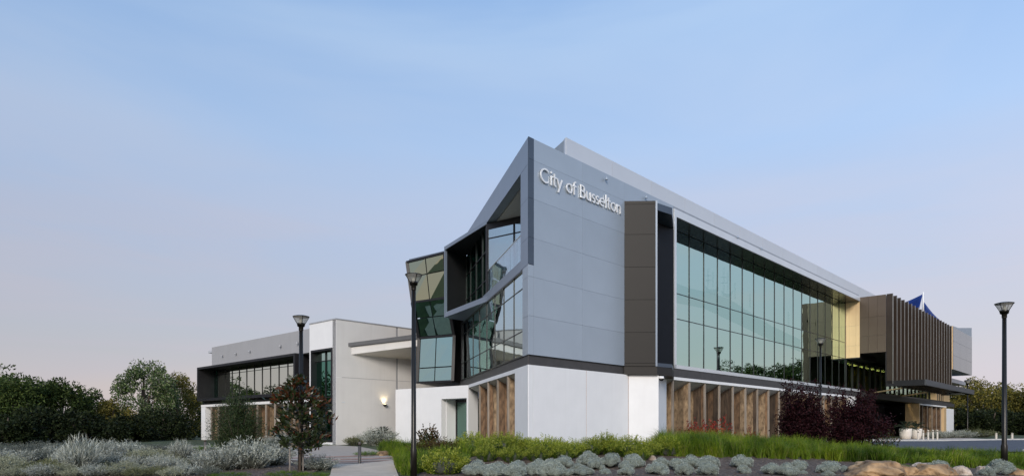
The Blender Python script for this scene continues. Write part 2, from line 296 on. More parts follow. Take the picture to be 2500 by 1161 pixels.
# ------------------------------------------------------------------ mesh helpers
ORG = {}
def setp(o, label=None, cat=None, group=None, kind=None):
    if label: o['label'] = label
    if cat: o['category'] = cat
    if group: o['group'] = group
    if kind: o['kind'] = kind
    return o
def thing(name, loc, label, cat, group=None):
    o = bpy.data.objects.new(name, None); COL.objects.link(o)
    o.location = loc; o.empty_display_size = 0.3
    ORG[o] = Vector(loc)
    return setp(o, label, cat, group)
def attach(o, parent, loc=None):
    """loc is a world place; the parent is an unrotated thing or part"""
    org = ORG.get(parent, Vector((0, 0, 0)))
    if parent is not None:
        o.parent = parent
    if loc is not None:
        base = Vector((0, 0, 0)) if parent is None else ORG[parent]
        o.location = Vector(loc) - base
    ORG[o] = org if loc is None else Vector(loc)
    COL.objects.link(o)
    return o
class MB:
    def __init__(s): s.v = []; s.f = []
    def hexa(s, c):
        i = len(s.v); s.v += [tuple(p) for p in c]
        s.f += [(i, i+3, i+2, i+1), (i+4, i+5, i+6, i+7), (i, i+1, i+5, i+4), (i+1, i+2, i+6, i+5), (i+2, i+3, i+7, i+6), (i+3, i, i+4, i+7)]
        return s
    def box(s, fr, t0, t1, n0, n1, z0, z1):
        a = [fr.p(t0, n0), fr.p(t1, n0), fr.p(t1, n1), fr.p(t0, n1)]
        return s.hexa([(x, y, z0) for x, y in a] + [(x, y, z1) for x, y in a])
    def prism(s, poly, z0, z1):
        """z0 / z1: numbers or one number per corner"""
        n = len(poly); i = len(s.v)
        za = z0 if hasattr(z0, '__len__') else [z0] * n
        zb = z1 if hasattr(z1, '__len__') else [z1] * n
        s.v += [(x, y, z) for (x, y), z in zip(poly, za)] + [(x, y, z) for (x, y), z in zip(poly, zb)]
        s.f += [tuple(range(i + n - 1, i - 1, -1)), tuple(range(i + n, i + 2 * n))]
        s.f += [(i + k, i + (k + 1) % n, i + n + (k + 1) % n, i + n + k) for k in range(n)]
        return s
    def slab(s, p, th):
        """a quad p0..p3 thickened backwards along its normal"""
        P = [Vector(q) for q in p]
        nn = (P[1] - P[0]).cross(P[3] - P[0]).normalized() * th
        return s.hexa([q - nn for q in P] + P)
    def bar(s, a, b, w, h):
        a = Vector(a); b = Vector(b); d = (b - a).normalized()
        up = Vector((0, 0, 1)) if abs(d.z) < 0.95 else Vector((0, 1, 0))
        x = d.cross(up).normalized() * (w / 2); y = x.cross(d).normalized() * (h / 2)
        return s.hexa([a - x - y, a + x - y, a + x + y, a - x + y, b - x - y, b + x - y, b + x + y, b - x + y])
    def tube(s, pts, rad, seg=8, cap=True):
        i0 = len(s.v)
        for k, p in enumerate(pts):
            p = Vector(p)
            d = (Vector(pts[min(k + 1, len(pts) - 1)]) - Vector(pts[max(k - 1, 0)])).normalized()
            up = Vector((0, 0, 1)) if abs(d.z) < 0.9 else Vector((1, 0, 0))
            x = d.cross(up).normalized(); y = d.cross(x)
            for j in range(seg):
                a = 2 * math.pi * j / seg
                s.v.append(tuple(p + (x * math.cos(a) + y * math.sin(a)) * rad[k]))
        for k in range(len(pts) - 1):
            for j in range(seg):
                a = i0 + k * seg + j; b = i0 + k * seg + (j + 1) % seg
                s.f.append((a, b, b + seg, a + seg))
        if cap:
            s.f.append(tuple(range(i0 + seg - 1, i0 - 1, -1))); e = i0 + (len(pts) - 1) * seg
            s.f.append(tuple(range(e, e + seg)))
        return s
    def lathe(s, c, prof, seg=16, cap=True):
        i0 = len(s.v)
        for r, z in prof:
            for j in range(seg):
                a = 2 * math.pi * j / seg
                s.v.append((c[0] + r * math.cos(a), c[1] + r * math.sin(a), c[2] + z))
        for k in range(len(prof) - 1):
            for j in range(seg):
                a = i0 + k * seg + j; b = i0 + k * seg + (j + 1) % seg
                s.f.append((a, b, b + seg, a + seg))
        if cap:
            s.f.append(tuple(range(i0 + seg - 1, i0 - 1, -1))); e = i0 + (len(prof) - 1) * seg
            s.f.append(tuple(range(e, e + seg)))
        return s
    def build(s, name, mat, parent=None, loc=None, smooth=False):
        org = ORG[parent] if (parent is not None and loc is None) else Vector(loc or (0, 0, 0))
        me = bpy.data.meshes.new(name)
        me.from_pydata([(x - org.x, y - org.y, z - org.z) for x, y, z in s.v], [], s.f)
        me.materials.append(mat); me.validate(); me.update()
        if smooth:
            me.polygons.foreach_set('use_smooth', [True] * len(me.polygons))
        o = bpy.data.objects.new(name, me)
        if parent is None:
            o.location = org; ORG[o] = org; COL.objects.link(o)
        else:
            attach(o, parent, loc)
        return o
class Frame:
    """a facade line: origin, direction along it, outward direction"""
    def __init__(s, o, d, out):
        s.o = o; l = math.hypot(*d); s.d = (d[0] / l, d[1] / l); l = math.hypot(*out); s.n = (out[0] / l, out[1] / l)
        s.ang = math.atan2(s.d[1], s.d[0])
    def p(s, t, n): return (s.o[0] + s.d[0] * t + s.n[0] * n, s.o[1] + s.d[1] * t + s.n[1] * n)
PC = {}
RNG = random.Random(7)
def piece(name, fr, t0, t1, n0, n1, z0, z1, mat, parent, jit=0.0, bev=0.0):
    """one panel / pane / plank: a box with shared mesh data, turned to its facade line"""
    w, d, h = round(t1 - t0, 3), round(abs(n1 - n0), 3), round(z1 - z0, 3)
    key = (name, w, d, h, mat.name)
    me = PC.get(key)
    if me is None:
        me = bpy.data.meshes.new(name); x, y, z = w / 2, d / 2, h / 2
        me.from_pydata([(-x, -y, -z), (x, -y, -z), (x, y, -z), (-x, y, -z), (-x, -y, z), (x, -y, z), (x, y, z), (-x, y, z)], [],
                       [(0, 3, 2, 1), (4, 5, 6, 7), (0, 1, 5, 4), (1, 2, 6, 5), (2, 3, 7, 6), (3, 0, 4, 7)])
        me.materials.append(mat); me.update(); PC[key] = me
    o = bpy.data.objects.new(name, me)
    c = fr.p((t0 + t1) / 2, (n0 + n1) / 2)
    attach(o, parent, (c[0], c[1], (z0 + z1) / 2))
    o.rotation_euler = (RNG.gauss(0, jit), 0, fr.ang + RNG.gauss(0, jit))
    return o
def slabpiece(name, p, th, mat, parent):
    c = sum((Vector(q) for q in p), Vector()) / 4
    return MB().slab(p, th).build(name, mat, parent, loc=c)
def lerp(a, b, f): return tuple(a[i] + (b[i] - a[i]) * f for i in range(len(a)))
def X(px, d): return (px - CXP) / FPX * d
def Zp(py, d): return EYE + (HZ - py) / FPX * d

# ------------------------------------------------------------------ terrain
_G = np.array([(-70,22,-.9),(-40,22,-.9),(-20,22,-.9),(-11,22,-.9),(-5,22,-.9),(0,22,-.88),(6,22,-.84),(12,22,-.82),(18,22,-.88),(30,22,-.95),(-20,8,-1.05),(20,8,-1.1),(0,4,-.95),
 (-7,30,-.9),(-13,30,-.85),(-20,30,-.8),(-30,33,-.75),(-3.4,28.5,-.62),(0.5,28.3,-.28),(4,28.3,-.32),(8,29.5,-.3),(12,31,-.34),(16,30,-.5),(20,30,-.62),(-6,38,-.75),(-3.2,41,-.38),(-8,49,-.42),(-12.5,46.5,-.56),
 (-20,50,-.5),(-30,60,-.5),(-50,60,-.5),(-30,45,-.62),(8,34.5,-.12),(16,44,-.18),(24,52,-.32),(33,60,-.42),(40,66,-.44),(55,80,-.45),(30,40,-.42),(42,40,-.42),(60,60,-.45),(24,34,-.5),(34,33,-.55),
 (4,40,-.1),(10,50,-.1),(0,60,-.2),(80,90,-.45),(-80,60,-.5),(0,120,-.5),(100,120,-.5),(-100,120,-.5),(20,70,-.3),(100,30,-.6),(-100,25,-.8)], float)
def gz(x, y):
    x = np.asarray(x, float); y = np.asarray(y, float)
    d2 = (x[..., None] - _G[:, 0]) ** 2 + (y[..., None] - _G[:, 1]) ** 2
    w = 1.0 / (d2 + 0.6) ** 1.7
    r = (w * _G[:, 2]).sum(-1) / w.sum(-1)
    return r if r.shape else float(r)
def ground_at(px, py, dmin=15.0):
    """where the line of sight through a photo pixel meets the terrain"""
    d = dmin
    while d < 140:
        x = X(px, d)
        if Zp(py, d) <= gz(x, d): return x, d
        d += 0.05
    return X(px, 60), 60.0
def sheet(name, f, nu, nv, lift, mat, kind='structure', parent=None):
    """a sheet laid on the terrain; f(u, v) gives x, y"""
    u, v = np.meshgrid(np.linspace(0, 1, nu), np.linspace(0, 1, nv))
    xy = np.array([f(a, b) for a, b in zip(u.ravel(), v.ravel())])
    z = gz(xy[:, 0], xy[:, 1]) + lift
    me = bpy.data.meshes.new(name)
    fc = [(j * nu + i, j * nu + i + 1, (j + 1) * nu + i + 1, (j + 1) * nu + i) for j in range(nv - 1) for i in range(nu - 1)]
    me.from_pydata([(float(a), float(b), float(c)) for (a, b), c in zip(xy, z)], [], fc)
    me.materials.append(mat); me.polygons.foreach_set('use_smooth', [True] * len(fc)); me.update()
    o = bpy.data.objects.new(name, me); COL.objects.link(o); ORG[o] = Vector((0, 0, 0))
    if parent is not None: o.parent = parent
    elif kind: o['kind'] = kind
    return o

# ------------------------------------------------------------------ ground, paths, road
def ground():
    def axis(a, b, st, far):
        c = list(np.arange(a, b + 0.01, st)); s = st; lo = a; hi = b
        while hi < far:
            s *= 1.35; lo -= s; hi += s; c = [lo] + c + [hi]
        return np.array(c)
    xs = axis(-45, 60, 0.6, 2500); ys = axis(8, 95, 0.6, 2500)
    gx, gy = np.meshgrid(xs, ys)
    z = np.concatenate([gz(gx[i], gy[i]) for i in range(len(ys))])
    nx, ny = len(xs), len(ys)
    me = bpy.data.meshes.new('ground')
    v = np.stack([gx.ravel(), gy.ravel(), z], 1)
    idx = np.arange(nx * ny).reshape(ny, nx)
    q = np.stack([idx[:-1, :-1], idx[:-1, 1:], idx[1:, 1:], idx[1:, :-1]], -1).reshape(-1, 4)
    me.from_pydata(v.tolist(), [], q.tolist())
    me.materials.append(EARTH); me.polygons.foreach_set('use_smooth', [True] * len(q)); me.update()
    o = bpy.data.objects.new('ground', me); COL.objects.link(o); o['kind'] = 'structure'
ground()

def strip(c0, c1):
    """blend between two poly-lines of x, y"""
    def along(c, u):
        k = min(int(u * (len(c) - 1)), len(c) - 2); f = u * (len(c) - 1) - k
        return lerp(c[k], c[k + 1], f)
    return lambda u, v: lerp(along(c0, u), along(c1, u), v)
def gp(px, py): return ground_at(px, py)
# planting beds of dark mulch
sheet('planting_bed', strip([(-3.4, 20), (0, 20), (8, 20), (18, 20), (34, 20)], [(-3.2, 29.0), (0.3, 29.2), (8, 33.6), (17, 33.4), (27, 30.5)]), 60, 30, 0.035, MULCH)
bed2 = sheet('planting_bed', strip([(-45, 19), (-25, 19), (-12, 19), (-6.2, 19)], [(-45, 44), (-27, 41), (-18, 37.5), (-8.2, 30.2)]), 60, 40, 0.035, MULCH)
# footpath beside the lamp, then the paved court in front of the low building
path = sheet('footpath', strip([(-5.9, 14), (-6.05, 22), (-7.9, 29.5)], [(-3.5, 14), (-3.75, 22), (-5.35, 29.5)]), 30, 12, 0.06, CONC)
court = sheet('paved_court', strip([(-8.15, 29.6), (-17, 37.5), (-27, 43.5)], [(-5.2, 29.6), (-6.2, 37), (-12.6, 47.2)]), 40, 30, 0.05, PAVG)
for k, (a, b) in enumerate(((0.00, 0.10), (0.20, 0.30), (0.42, 0.52), (0.66, 0.76))):
    cc0, cc1 = [(-8.05, 29.7), (-12.5, 34.2)], [(-5.3, 29.7), (-6.0, 37)]
    f0 = strip(cc0, cc1)
    sheet('paving_band', (lambda a, b, f0: lambda u, v: f0(a + (b - a) * v, u))(a, b, f0), 24, 6, 0.066, PAVE, None, court)
# road and turning circle on the right, with kerbs
sheet('road', strip([(21, 33.3), (30, 33.0), (45, 32.5), (75, 32)], [(24.5, 47.5), (32, 52), (52, 64), (90, 78)]), 60, 40, 0.05, ASPH)
sheet('forecourt', strip([(17.5, 37.5), (23.5, 47.6), (32, 52.4), (43, 58.6)], [(17.8, 44.6), (28.5, 56.5), (40, 68.5), (52, 80)]), 50, 20, 0.07, PAVG)
def kerb(name, pts, w, h, label_kind='structure', mat=KERB):
    mb = MB(); P = []
    for k in range(len(pts) - 1):
        for j in range(8): P.append(lerp(pts[k], pts[k + 1], j / 8))
    P.append(pts[-1])
    for a, b in zip(P[:-1], P[1:]):
        za, zb = gz(*a), gz(*b)
        dx, dy = b[0] - a[0], b[1] - a[1]; l = math.hypot(dx, dy); nx, ny = -dy / l * w / 2, dx / l * w / 2
        mb.hexa([(a[0]-nx, a[1]-ny, za-.05), (b[0]-nx, b[1]-ny, zb-.05), (b[0]+nx, b[1]+ny, zb-.05), (a[0]+nx, a[1]+ny, za-.05),
                 (a[0]-nx, a[1]-ny, za+h), (b[0]-nx, b[1]-ny, zb+h), (b[0]+nx, b[1]+ny, zb+h), (a[0]+nx, a[1]+ny, za+h)])
    return setp(mb.build(name, mat), kind=label_kind)
kerb('kerb', [(22.8, 46.6), (32, 52.2), (43, 58.5), (50, 61), (58, 62.5)], 0.35, 0.16)
kerb('kerb', [(26, 33.6), (27.8, 34.6), (32, 35.2), (40, 35.0)], 0.25, 0.15)
sheet('footpath', strip([(24.5, 31.2), (27, 31.6), (34, 31.6), (44, 31)], [(26, 33.4), (27.8, 34.4), (32, 35.0), (42, 34.8)]), 30, 8, 0.10, CONC)

# ------------------------------------------------------------------ the main office building
CN = (0.74, 30.0)
FR = Frame(CN, (0.683, 0.730), (0.730, -0.683))        # street front, running away to the right
FL = Frame(CN, (-0.245, 0.969), (-0.969, -0.245))      # side front, running back to the left
OB = thing('office_building', (CN[0], CN[1], 0.0), 'three-storey grey office building with a sharp glazed corner and large sign lettering', 'building')
ROWS = [4.06, 5.82, 7.60, 9.37, 11.15, 12.92, 13.90]

# grey sign wall: backing wall with panels proud of it
wall = MB().box(FR, 0.24, 12.95, -0.30, -0.035, 4.08, 13.85).build('sign_wall', GREYD, OB)
COLS = [0.37, 4.04, 7.75, 11.4, 12.95]
for r in range(6):
    for c in range(4):
        if c >= 2 and ROWS[r + 1] < 12.6: continue
        piece('cladding_panel', FR, COLS[c] + 0.004, COLS[c + 1] - 0.004, -0.03, 0.0, ROWS[r] + 0.004, ROWS[r + 1] - 0.004, GREY, wall)
    if ROWS[r] >= 7.5:
        z0 = max(ROWS[r], 8.15)
        piece('corner_panel', FR, 0.004, 0.365, -0.03, 0.012, z0 + 0.006, ROWS[r + 1] - 0.006, SLATE, wall)
for z0, z1 in ((4.06, 5.82), (5.82, 7.60), (7.60, 8.14)):
    piece('cladding_panel', FR, 0.004, 0.365, -0.03, 0.0, z0 + 0.005, z1 - 0.005, GREY, wall)

# sign lettering, letter by letter
def arc(cx, cy, r, a0, a1, n=14, ry=None):
    return [(cx + r * math.cos(R_(a0 + (a1 - a0) * k / n)), cy + (ry or r) * math.sin(R_(a0 + (a1 - a0) * k / n))) for k in range(n + 1)]
GLY = {'C': (.74, [arc(.37, .35, .33, 48, 312, 20)]), 'i': (.19, [[(.08, 0), (.08, .48)], [(.08, .60), (.08, .69)]]), 't': (.31, [[(.12, .64), (.12, .13)] + arc(.21, .12, .09, 180, 290, 6), [(.0, .455), (.27, .455)]]),
       'y': (.43, [[(.02, .48), (.215, .03)], [(.40, .48), (.11, -.22)]]), 'o': (.56, [arc(.27, .24, .215, 0, 360, 24)]), 'f': (.29, [[(.11, 0), (.11, .57)] + arc(.21, .58, .10, 180, 70, 6), [(.0, .455), (.26, .455)]]),
       'B': (.52, [[(.07, 0), (.07, .70)], [(.07, .66), (.22, .66)] + arc(.22, .515, .145, 90, -90, 10) + [(.07, .37)], [(.07, .37), (.24, .37)] + arc(.24, .205, .165, 90, -90, 10) + [(.07, .04)]]),
       'u': (.50, [[(.06, .48), (.06, .20)] + arc(.215, .195, .155, 180, 350, 10), [(.37, .48), (.37, 0)]]), 's': (.34, [arc(.155, .345, .105, 35, 270, 10) + arc(.155, .135, .105, 90, -145, 10)]),
       'e': (.52, [arc(.25, .24, .205, 0, 312, 20), [(.05, .25), (.455, .25)]]), 'l': (.19, [[(.08, 0), (.08, .74)]]), 'n': (.50, [[(.06, 0), (.06, .48)], arc(.215, .285, .155, 175, 0, 10) + [(.37, 0)]])}
def glyph(ch, w=.078, dep=.05):
    """one raised letter: each stroke a ribbon of even width"""
    mb = MB()
    for k, pl in enumerate(GLY[ch][1]):
        n = len(pl); L, Rr = [], []
        for i in range(n):
            p = Vector((*pl[i], 0)); a_ = Vector((*pl[max(i - 1, 0)], 0)); b_ = Vector((*pl[min(i + 1, n - 1)], 0))
            d = (b_ - a_).normalized(); q = Vector((-d.y, d.x, 0)) * w / 2
            L.append(p + q); Rr.append(p - q)
        f = -.05 - .004 * k
        for i in range(n - 1):
            c = [L[i], Rr[i], Rr[i + 1], L[i + 1]]
            mb.hexa([(p.x, 0.0, p.y) for p in c] + [(p.x, f, p.y) for p in c])
    me = bpy.data.meshes.new('letter'); me.from_pydata(mb.v, [], mb.f); me.materials.append(LETTER); me.update()
    return me
_cache = {}; _x = 0.0
TXT = 'City of Busselton'; SXL, SZL = 0.965, 0.92
for ch in TXT:
    if ch == ' ': _x += .29; continue
    if ch not in _cache: _cache[ch] = glyph(ch)
    o = bpy.data.objects.new('letter', _cache[ch])
    p = FR.p(0.76 + _x * SXL, 0.035)
    attach(o, wall, (p[0], p[1], 12.08)); o.rotation_euler = (0, 0, FR.ang); o.scale = (SXL, 1.0, SZL)
    _x += GLY[ch][0]

# bronze wedge window box beside the sign wall
W0 = FR.p(7.75, 0.0); W1 = (7.80, 35.6); W2 = (8.87, 36.75); W3 = FR.p(12.93, 0.03)
fw = Frame(W0, (W1[0] - W0[0], W1[1] - W0[1]), (0.0, -1.0))
fs = Frame(W1, (W2[0] - W1[0], W2[1] - W1[1]), FR.n)
LW = math.hypot(W1[0] - W0[0], W1[1] - W0[1])
wedge = MB().box(fw, 0.06, LW - 0.02, -0.25, -0.035, 4.22, 12.86).build('bay_wall', CHAR, OB)
zz = [4.03, 4.20, 5.85, 7.60, 9.35, 11.10, 12.72, 12.90]
for a, b in zip(zz[:-1], zz[1:]):
    piece('taupe_panel', fw, 0.02, LW - 0.10, -0.03, 0.0, a + 0.008, b - 0.008, TAUPE, wedge)
MB().box(fw, LW - 0.095, LW, -0.22, 0.0, 4.03, 12.90).build('bay_jamb', STEEL, OB)
MB().prism([fw.p(0.05, -0.26), fw.p(LW - 0.01, -0.26), W2, W3, FR.p(8.0, 0.03)], 12.50, 12.885).build('bay_head', SLATE, OB)
MB().prism([fw.p(0.05, -0.26), fw.p(LW - 0.01, -0.26), W2, W3, FR.p(8.0, 0.03)], 4.04, 4.24).build('bay_floor', SLATE, OB)
MB().box(FR, 8.2, 12.93, 0.01, 0.04, 4.25, 12.49).build('bay_back_wall', surf('dark_navy_lining', (0.006, 0.007, 0.010), 0.6, spec=0.15), OB)

# small flood lights under the parapet
for tt in (5.93, 9.75, 21.5, 25.5):
    q = FR.p(tt, 0.12); zq = 13.52 if tt < 13 else 13.75
    lt = MB().lathe((q[0], q[1], zq), [(0.02, 0.16), (0.04, 0.14), (0.08, 0.02), (0.08, 0.0)], 10)
    lt.build('flood_light', GREY, OB)
# upper plant screen set back on the roof
ps = MB().prism([FR.p(4.62, -1.53), FR.p(60.9, -1.53), FR.p(60.9, -12), FR.p(9.5, -12)], 13.4, 15.70).build('plant_screen', GREYD, OB)
t = 4.59
while t < 60:
    t1 = min(t + 4.15, 60.95)
    piece('roof_panel', FR, t + 0.012, t1 - 0.012, -1.5, -1.46, 13.45, 15.74, ROOFW, ps); t = t1
fe = Frame(FR.p(4.59, -1.46), FL.d, FL.n)
for a in (0.0, 3.6, 7.2):
    piece('roof_panel', fe, a + 0.012, a + 3.588, 0.0, 0.04, 13.45, 15.74, ROOFW, ps)

# silver frame round the big glazing
FRM_T0, FRM_T1 = 13.0, 49.75
frame = MB()
frame.box(FR, FRM_T0, FRM_T0 + 0.24, -1.34, 0.06, 4.26, 13.30)
frame.box(FR, FRM_T0, FRM_T1 + 0.02, -1.34, 0.06, 13.302, 13.745)
frame.box(FR, FRM_T0, FRM_T1 + 0.02, -1.20, 0.06, 4.26, 4.48)
frame.build('glazing_frame', SILVER, OB)
MB().box(FR, 7.9, FRM_T1, -0.55, -0.06, 13.75, 13.93).build('shadow_gap', surf('shadow_gap_grey', (0.27, 0.29, 0.32), 0.4, metal=0.2), OB)  # shade of the gap above the frame put into this darker grey strip
sof = MB().box(FR, FRM_T0 + 0.25, FRM_T1, -1.30, 0.0, 13.288, 13.298).build('window_soffit', SOFF, OB)
for k in range(18):
    a = FRM_T0 + 0.26 + k * 2.0275
    piece('soffit_panel', FR, a + 0.008, a + 2.02, -1.28, 0.02, 13.262, 13.284, SOFF, sof)

# street glazing: black mullions, green panes
GT0, NP = 13.25, 18; PW = (FRM_T1 - GT0) / NP
cw = MB()
for k in range(NP + 1):
    a = GT0 + k * PW
    cw.box(FR, a - 0.038, a + 0.038, -1.38, -1.27, 4.42, 13.26)
for z in (7.66, 9.27):
    cw.box(FR, GT0, FRM_T1, -1.36, -1.285, z - 0.022, z + 0.022)
cwo = cw.build('curtain_wall', BLACK, OB)
ZR = [4.42, 7.66, 9.27, 13.26]
for k in range(NP):
    for r in range(3):
        a = GT0 + k * PW
        piece('pane', FR, a + 0.046, a + PW - 0.046, -1.325, -1.30, ZR[r] + 0.031, ZR[r + 1] - 0.031, GL_R, cwo, jit=0.0011)
# faint etched film of ships and swell on the big window
def film():
    m, t = newmat('etched_film')
    out = t.nodes.new('ShaderNodeOutputMaterial'); tr = t.nodes.new('ShaderNodeBsdfTransparent'); tr.inputs[0].default_value = (.91, .94, .94, 1)
    link(t, tr.outputs[0], out.inputs[0])
    def g(px, py):
        r = (px - CXP) / FPX; o = FR.p(0, -1.262)
        tt = (r * o[1] - o[0]) / (FR.d[0] - r * FR.d[1]); return tt, Zp(py, FR.p(tt, -1.262)[1])
    def poly(pts, k):
        mb = MB(); n = len(pts)
        mb.v = [(*FR.p(a, -1.262 + .004 * k), z) for a, z in (g(*p) for p in pts)]; mb.f = [tuple(range(n))]
        mb.build('etched_film', m, cwo)
    poly([(1650, 690), (1690, 704), (1730, 712), (1780, 728), (1830, 760), (1880, 792), (1955, 828), (1955, 858), (1880, 828), (1800, 790), (1720, 752), (1650, 738)], 0)
    poly([(1722, 696), (1734, 706), (1748, 706), (1756, 696), (1752, 720), (1724, 712)], 1)
    poly([(1762, 708), (1772, 716), (1784, 716), (1790, 708), (1786, 728), (1764, 722)], 1)
    for x, y0, y1 in ((1730, 655, 700), (1742, 662, 700), (1768, 652, 712), (1778, 662, 712), (1795, 690, 730), (1832, 716, 750), (1926, 760, 800)):
        poly([(x - 1, y1), (x + 1, y1), (x + 1, y0), (x - 1, y0)], 1)
    for x0, x1, y in ((1723, 1737, 672), (1722, 1738, 684), (1761, 1775, 676), (1760, 1776, 690)):
        poly([(x0, y + 1), (x1, y + 1), (x1, y - 1), (x0, y - 1)], 2)
film()
# first floor glazing carries on under the bronze box
cw2 = MB(); T2, N2 = 96.0, 22; PW2 = (T2 - FRM_T1) / N2
for k in range(N2 + 1):
    a = FRM_T1 + 0.06 + k * PW2
    cw2.box(FR, a - 0.045, a + 0.045, -1.38, -1.19, 4.30, 7.70)
cw2.box(FR, FRM_T1, T2, -1.2, 0.0, 4.26, 4.46)
cw2o = cw2.build('curtain_wall', BLACK, OB)
for k in range(N2):
    a = FRM_T1 + 0.06 + k * PW2
    piece('pane', FR, a + 0.046, a + PW2 - 0.046, -1.325, -1.30, 4.47, 7.69, GL_C, cw2o, jit=0.0011)
    if k % 5 != 3: piece('curtain', FR, a + 0.15, a + PW2 * (0.5 + 0.4 * ((k * 7) % 3) / 2), -3.6, -3.55, 4.3, 7.6, CURT, cw2o)
# rooms behind the glass
MB().prism([FR.p(5, -1.75), FR.p(96, -1.75), FR.p(96, -13), FL.p(14, -0.8), FL.p(2, -0.8)], 8.15, 8.45).build('upper_floor', INTF, OB)
MB().prism([FR.p(3, -1.45), FR.p(96, -1.45), FR.p(96, -13), FL.p(17, -0.6), FL.p(2.2, -0.6)], 4.07, 4.25).build('first_floor', INTF, OB)
MB().box(FR, 9.0, 96, -8.2, -8.0, 4.26, 13.3).build('room_wall', INTW, OB)
for k, tt in enumerate((14.9, 22.9, 30.9, 38.9, 46.9)):
    MB().tube([(*FR.p(tt - .35, -1.9), 4.26), (*FR.p(tt - .35, -1.9), 13.28)], [0.22, 0.22], 12).build('column', INTW, OB, smooth=True)
MB().prism([FR.p(0.7, -0.31), FR.p(98, -0.7), FR.p(98, -14.5), FL.p(19, -1.0), FL.p(0.6, -0.3)], 13.35, 13.62).build('roof', ROOFW, OB)

# glowing ceiling panels added to brighten the dark rooms by the entrance
for k in range(7):
    piece('added_ceiling_light', FR, 52.0 + k * 3.4, 54.2 + k * 3.4, -2.7, -2.2, 7.50, 7.54, LITP, OB)
MB().box(FR, FRM_T1 + .1, 96, -7.9, -1.45, 7.60, 7.68).build('room_ceiling', INTW, OB)
# bronze box at the far end of the glazing, its cream panels coloured gold-lit
FP = Frame(FR.p(FRM_T1, -1.3), FR.n, (-FR.d[0], -FR.d[1]))     # its end wall faces the viewer
bx = MB().box(FR, FRM_T1 + 0.10, 80.5, -6.0, 2.25, 8.10, 13.66).build('upper_box', CHAR, OB)
gx = [0.0, 0.12, 0.33, 0.98, 1.33]
for c in range(len(gx) - 1):
    for z0, z1 in ((7.70, 8.9), (8.9, 10.9), (10.9, 13.285)):
        piece('gold_lit_panel', FP, gx[c] + 0.006, gx[c + 1] - 0.006, -0.06, 0.0, z0 + 0.006, z1 - 0.006, GOLD_LIT, bx)
MB().box(FR, FRM_T1 + 0.02, FRM_T1 + 6, -1.15, 0.0, 7.60, 8.06).build('box_bulkhead', CHAR, OB)
for c in range(3):
    for z0, z1 in ((8.08, 9.75), (9.75, 11.6), (11.6, 13.68)):
        piece('bronze_panel', FP, 1.345 + c * 0.78 + 0.006, 1.345 + (c + 1) * 0.78 - 0.006, -0.07, -0.01, z0 + 0.008, z1 - 0.008, BROWN, bx)
# vertical fins of the screen
for k in range(20):
    a = FRM_T1 + 0.05 + k * 1.5
    deep = 2.42
    fin = MB().box(FR, a, a + 0.07, deep, 2.95, 4.95, 13.70).build('screen_fin', BRONZE, OB)
    piece('lit_edge', FR, a - 0.006, a + 0.076, 2.952, 2.985, 4.95, 13.70, ALU, fin)  # pale strip added for the bright lit front edge of the fin
MB().box(FR, FRM_T1 + 0.2, 79, 2.28, 2.32, 5.2, 13.6).build('screen_backing', surf('screen_shade', (0.022, 0.019, 0.018), 0.5), OB)  # dark sheet put in for the shade behind the fins
# silver block beyond it
BLKG = surf('block_grey', (0.165, 0.18, 0.185), 0.22, metal=0.5, var=0.05, scale=0.3)
e0 = FRM_T1 + 28.9
P4 = [FR.p(e0, 3.05), FR.p(e0 + 3.6, 3.05), FR.p(FRM_T1 + 42.6, 3.05), FR.p(FRM_T1 + 42.6, -4), FR.p(e0, -4)]
MB().prism(P4, 8.15, [13.72, 13.85, 14.95, 14.95, 13.72]).build('silver_block', GREYD, OB)
sb = bpy.data.objects[-1] if False else None
blk = [o for o in OB.children if o.name.startswith('silver_block')][0]
for c in range(3):
    u0 = e0 + c * 4.55; 
    for z0, z1 in ((8.16, 9.95), (9.97, 11.8), (11.82, 13.6)):
        piece('cladding_panel', FR, u0 + 0.02, u0 + 4.53, 3.055, 3.09, z0, z1, BLKG, blk)
piece('gold_lit_panel', FR, e0 - 0.1, e0 - 0.02, 2.4, 3.06, 8.15, 13.7, GOLD_LIT, blk)

# entrance canopy and its raking blades
can = MB().box(FR, FRM_T1 + 0.3, FRM_T1 + 25.7, 2.35, 5.60, 5.02, 5.10).build('entrance_canopy', CHAR, OB)
piece('fascia', FR, FRM_T1 + 0.05, FRM_T1 + 25.9, 5.62, 5.77, 4.70, 5.24, DKGR, can)
piece('fascia', FR, FRM_T1 + 0.05, FRM_T1 + 0.22, 2.35, 5.61, 4.70, 5.24, CHAR, can)
piece('fascia', FR, FRM_T1 + 25.75, FRM_T1 + 25.9, 2.35, 5.61, 4.70, 5.24, CHAR, can)
for k in range(16):
    piece('canopy_slat', FR, FRM_T1 + 0.9 + k * 1.55, FRM_T1 + 1.0 + k * 1.55, 2.4, 5.60, 4.78, 5.01, SOFF, can)
for tt, zz0 in ((54.8, 4.35), (66.0, 4.35)):
    a = FR.p(tt, 0.02); b = FR.p(tt, 2.6)
    c = FR.p(tt + 0.7, 2.6); d = FR.p(tt + 0.7, 0.02)
    MB().prism([a, b, c, d], [zz0, zz0 + .36, zz0 + .36, zz0], [zz0 + 0.10, zz0 + .46, zz0 + .46, zz0 + 0.10]).build('raking_blade', GOLD_LIT, OB)
piece('canopy_light', FR, 69.9, 72.4, 4.3, 5.3, 4.60, 4.69, CREAM, can)

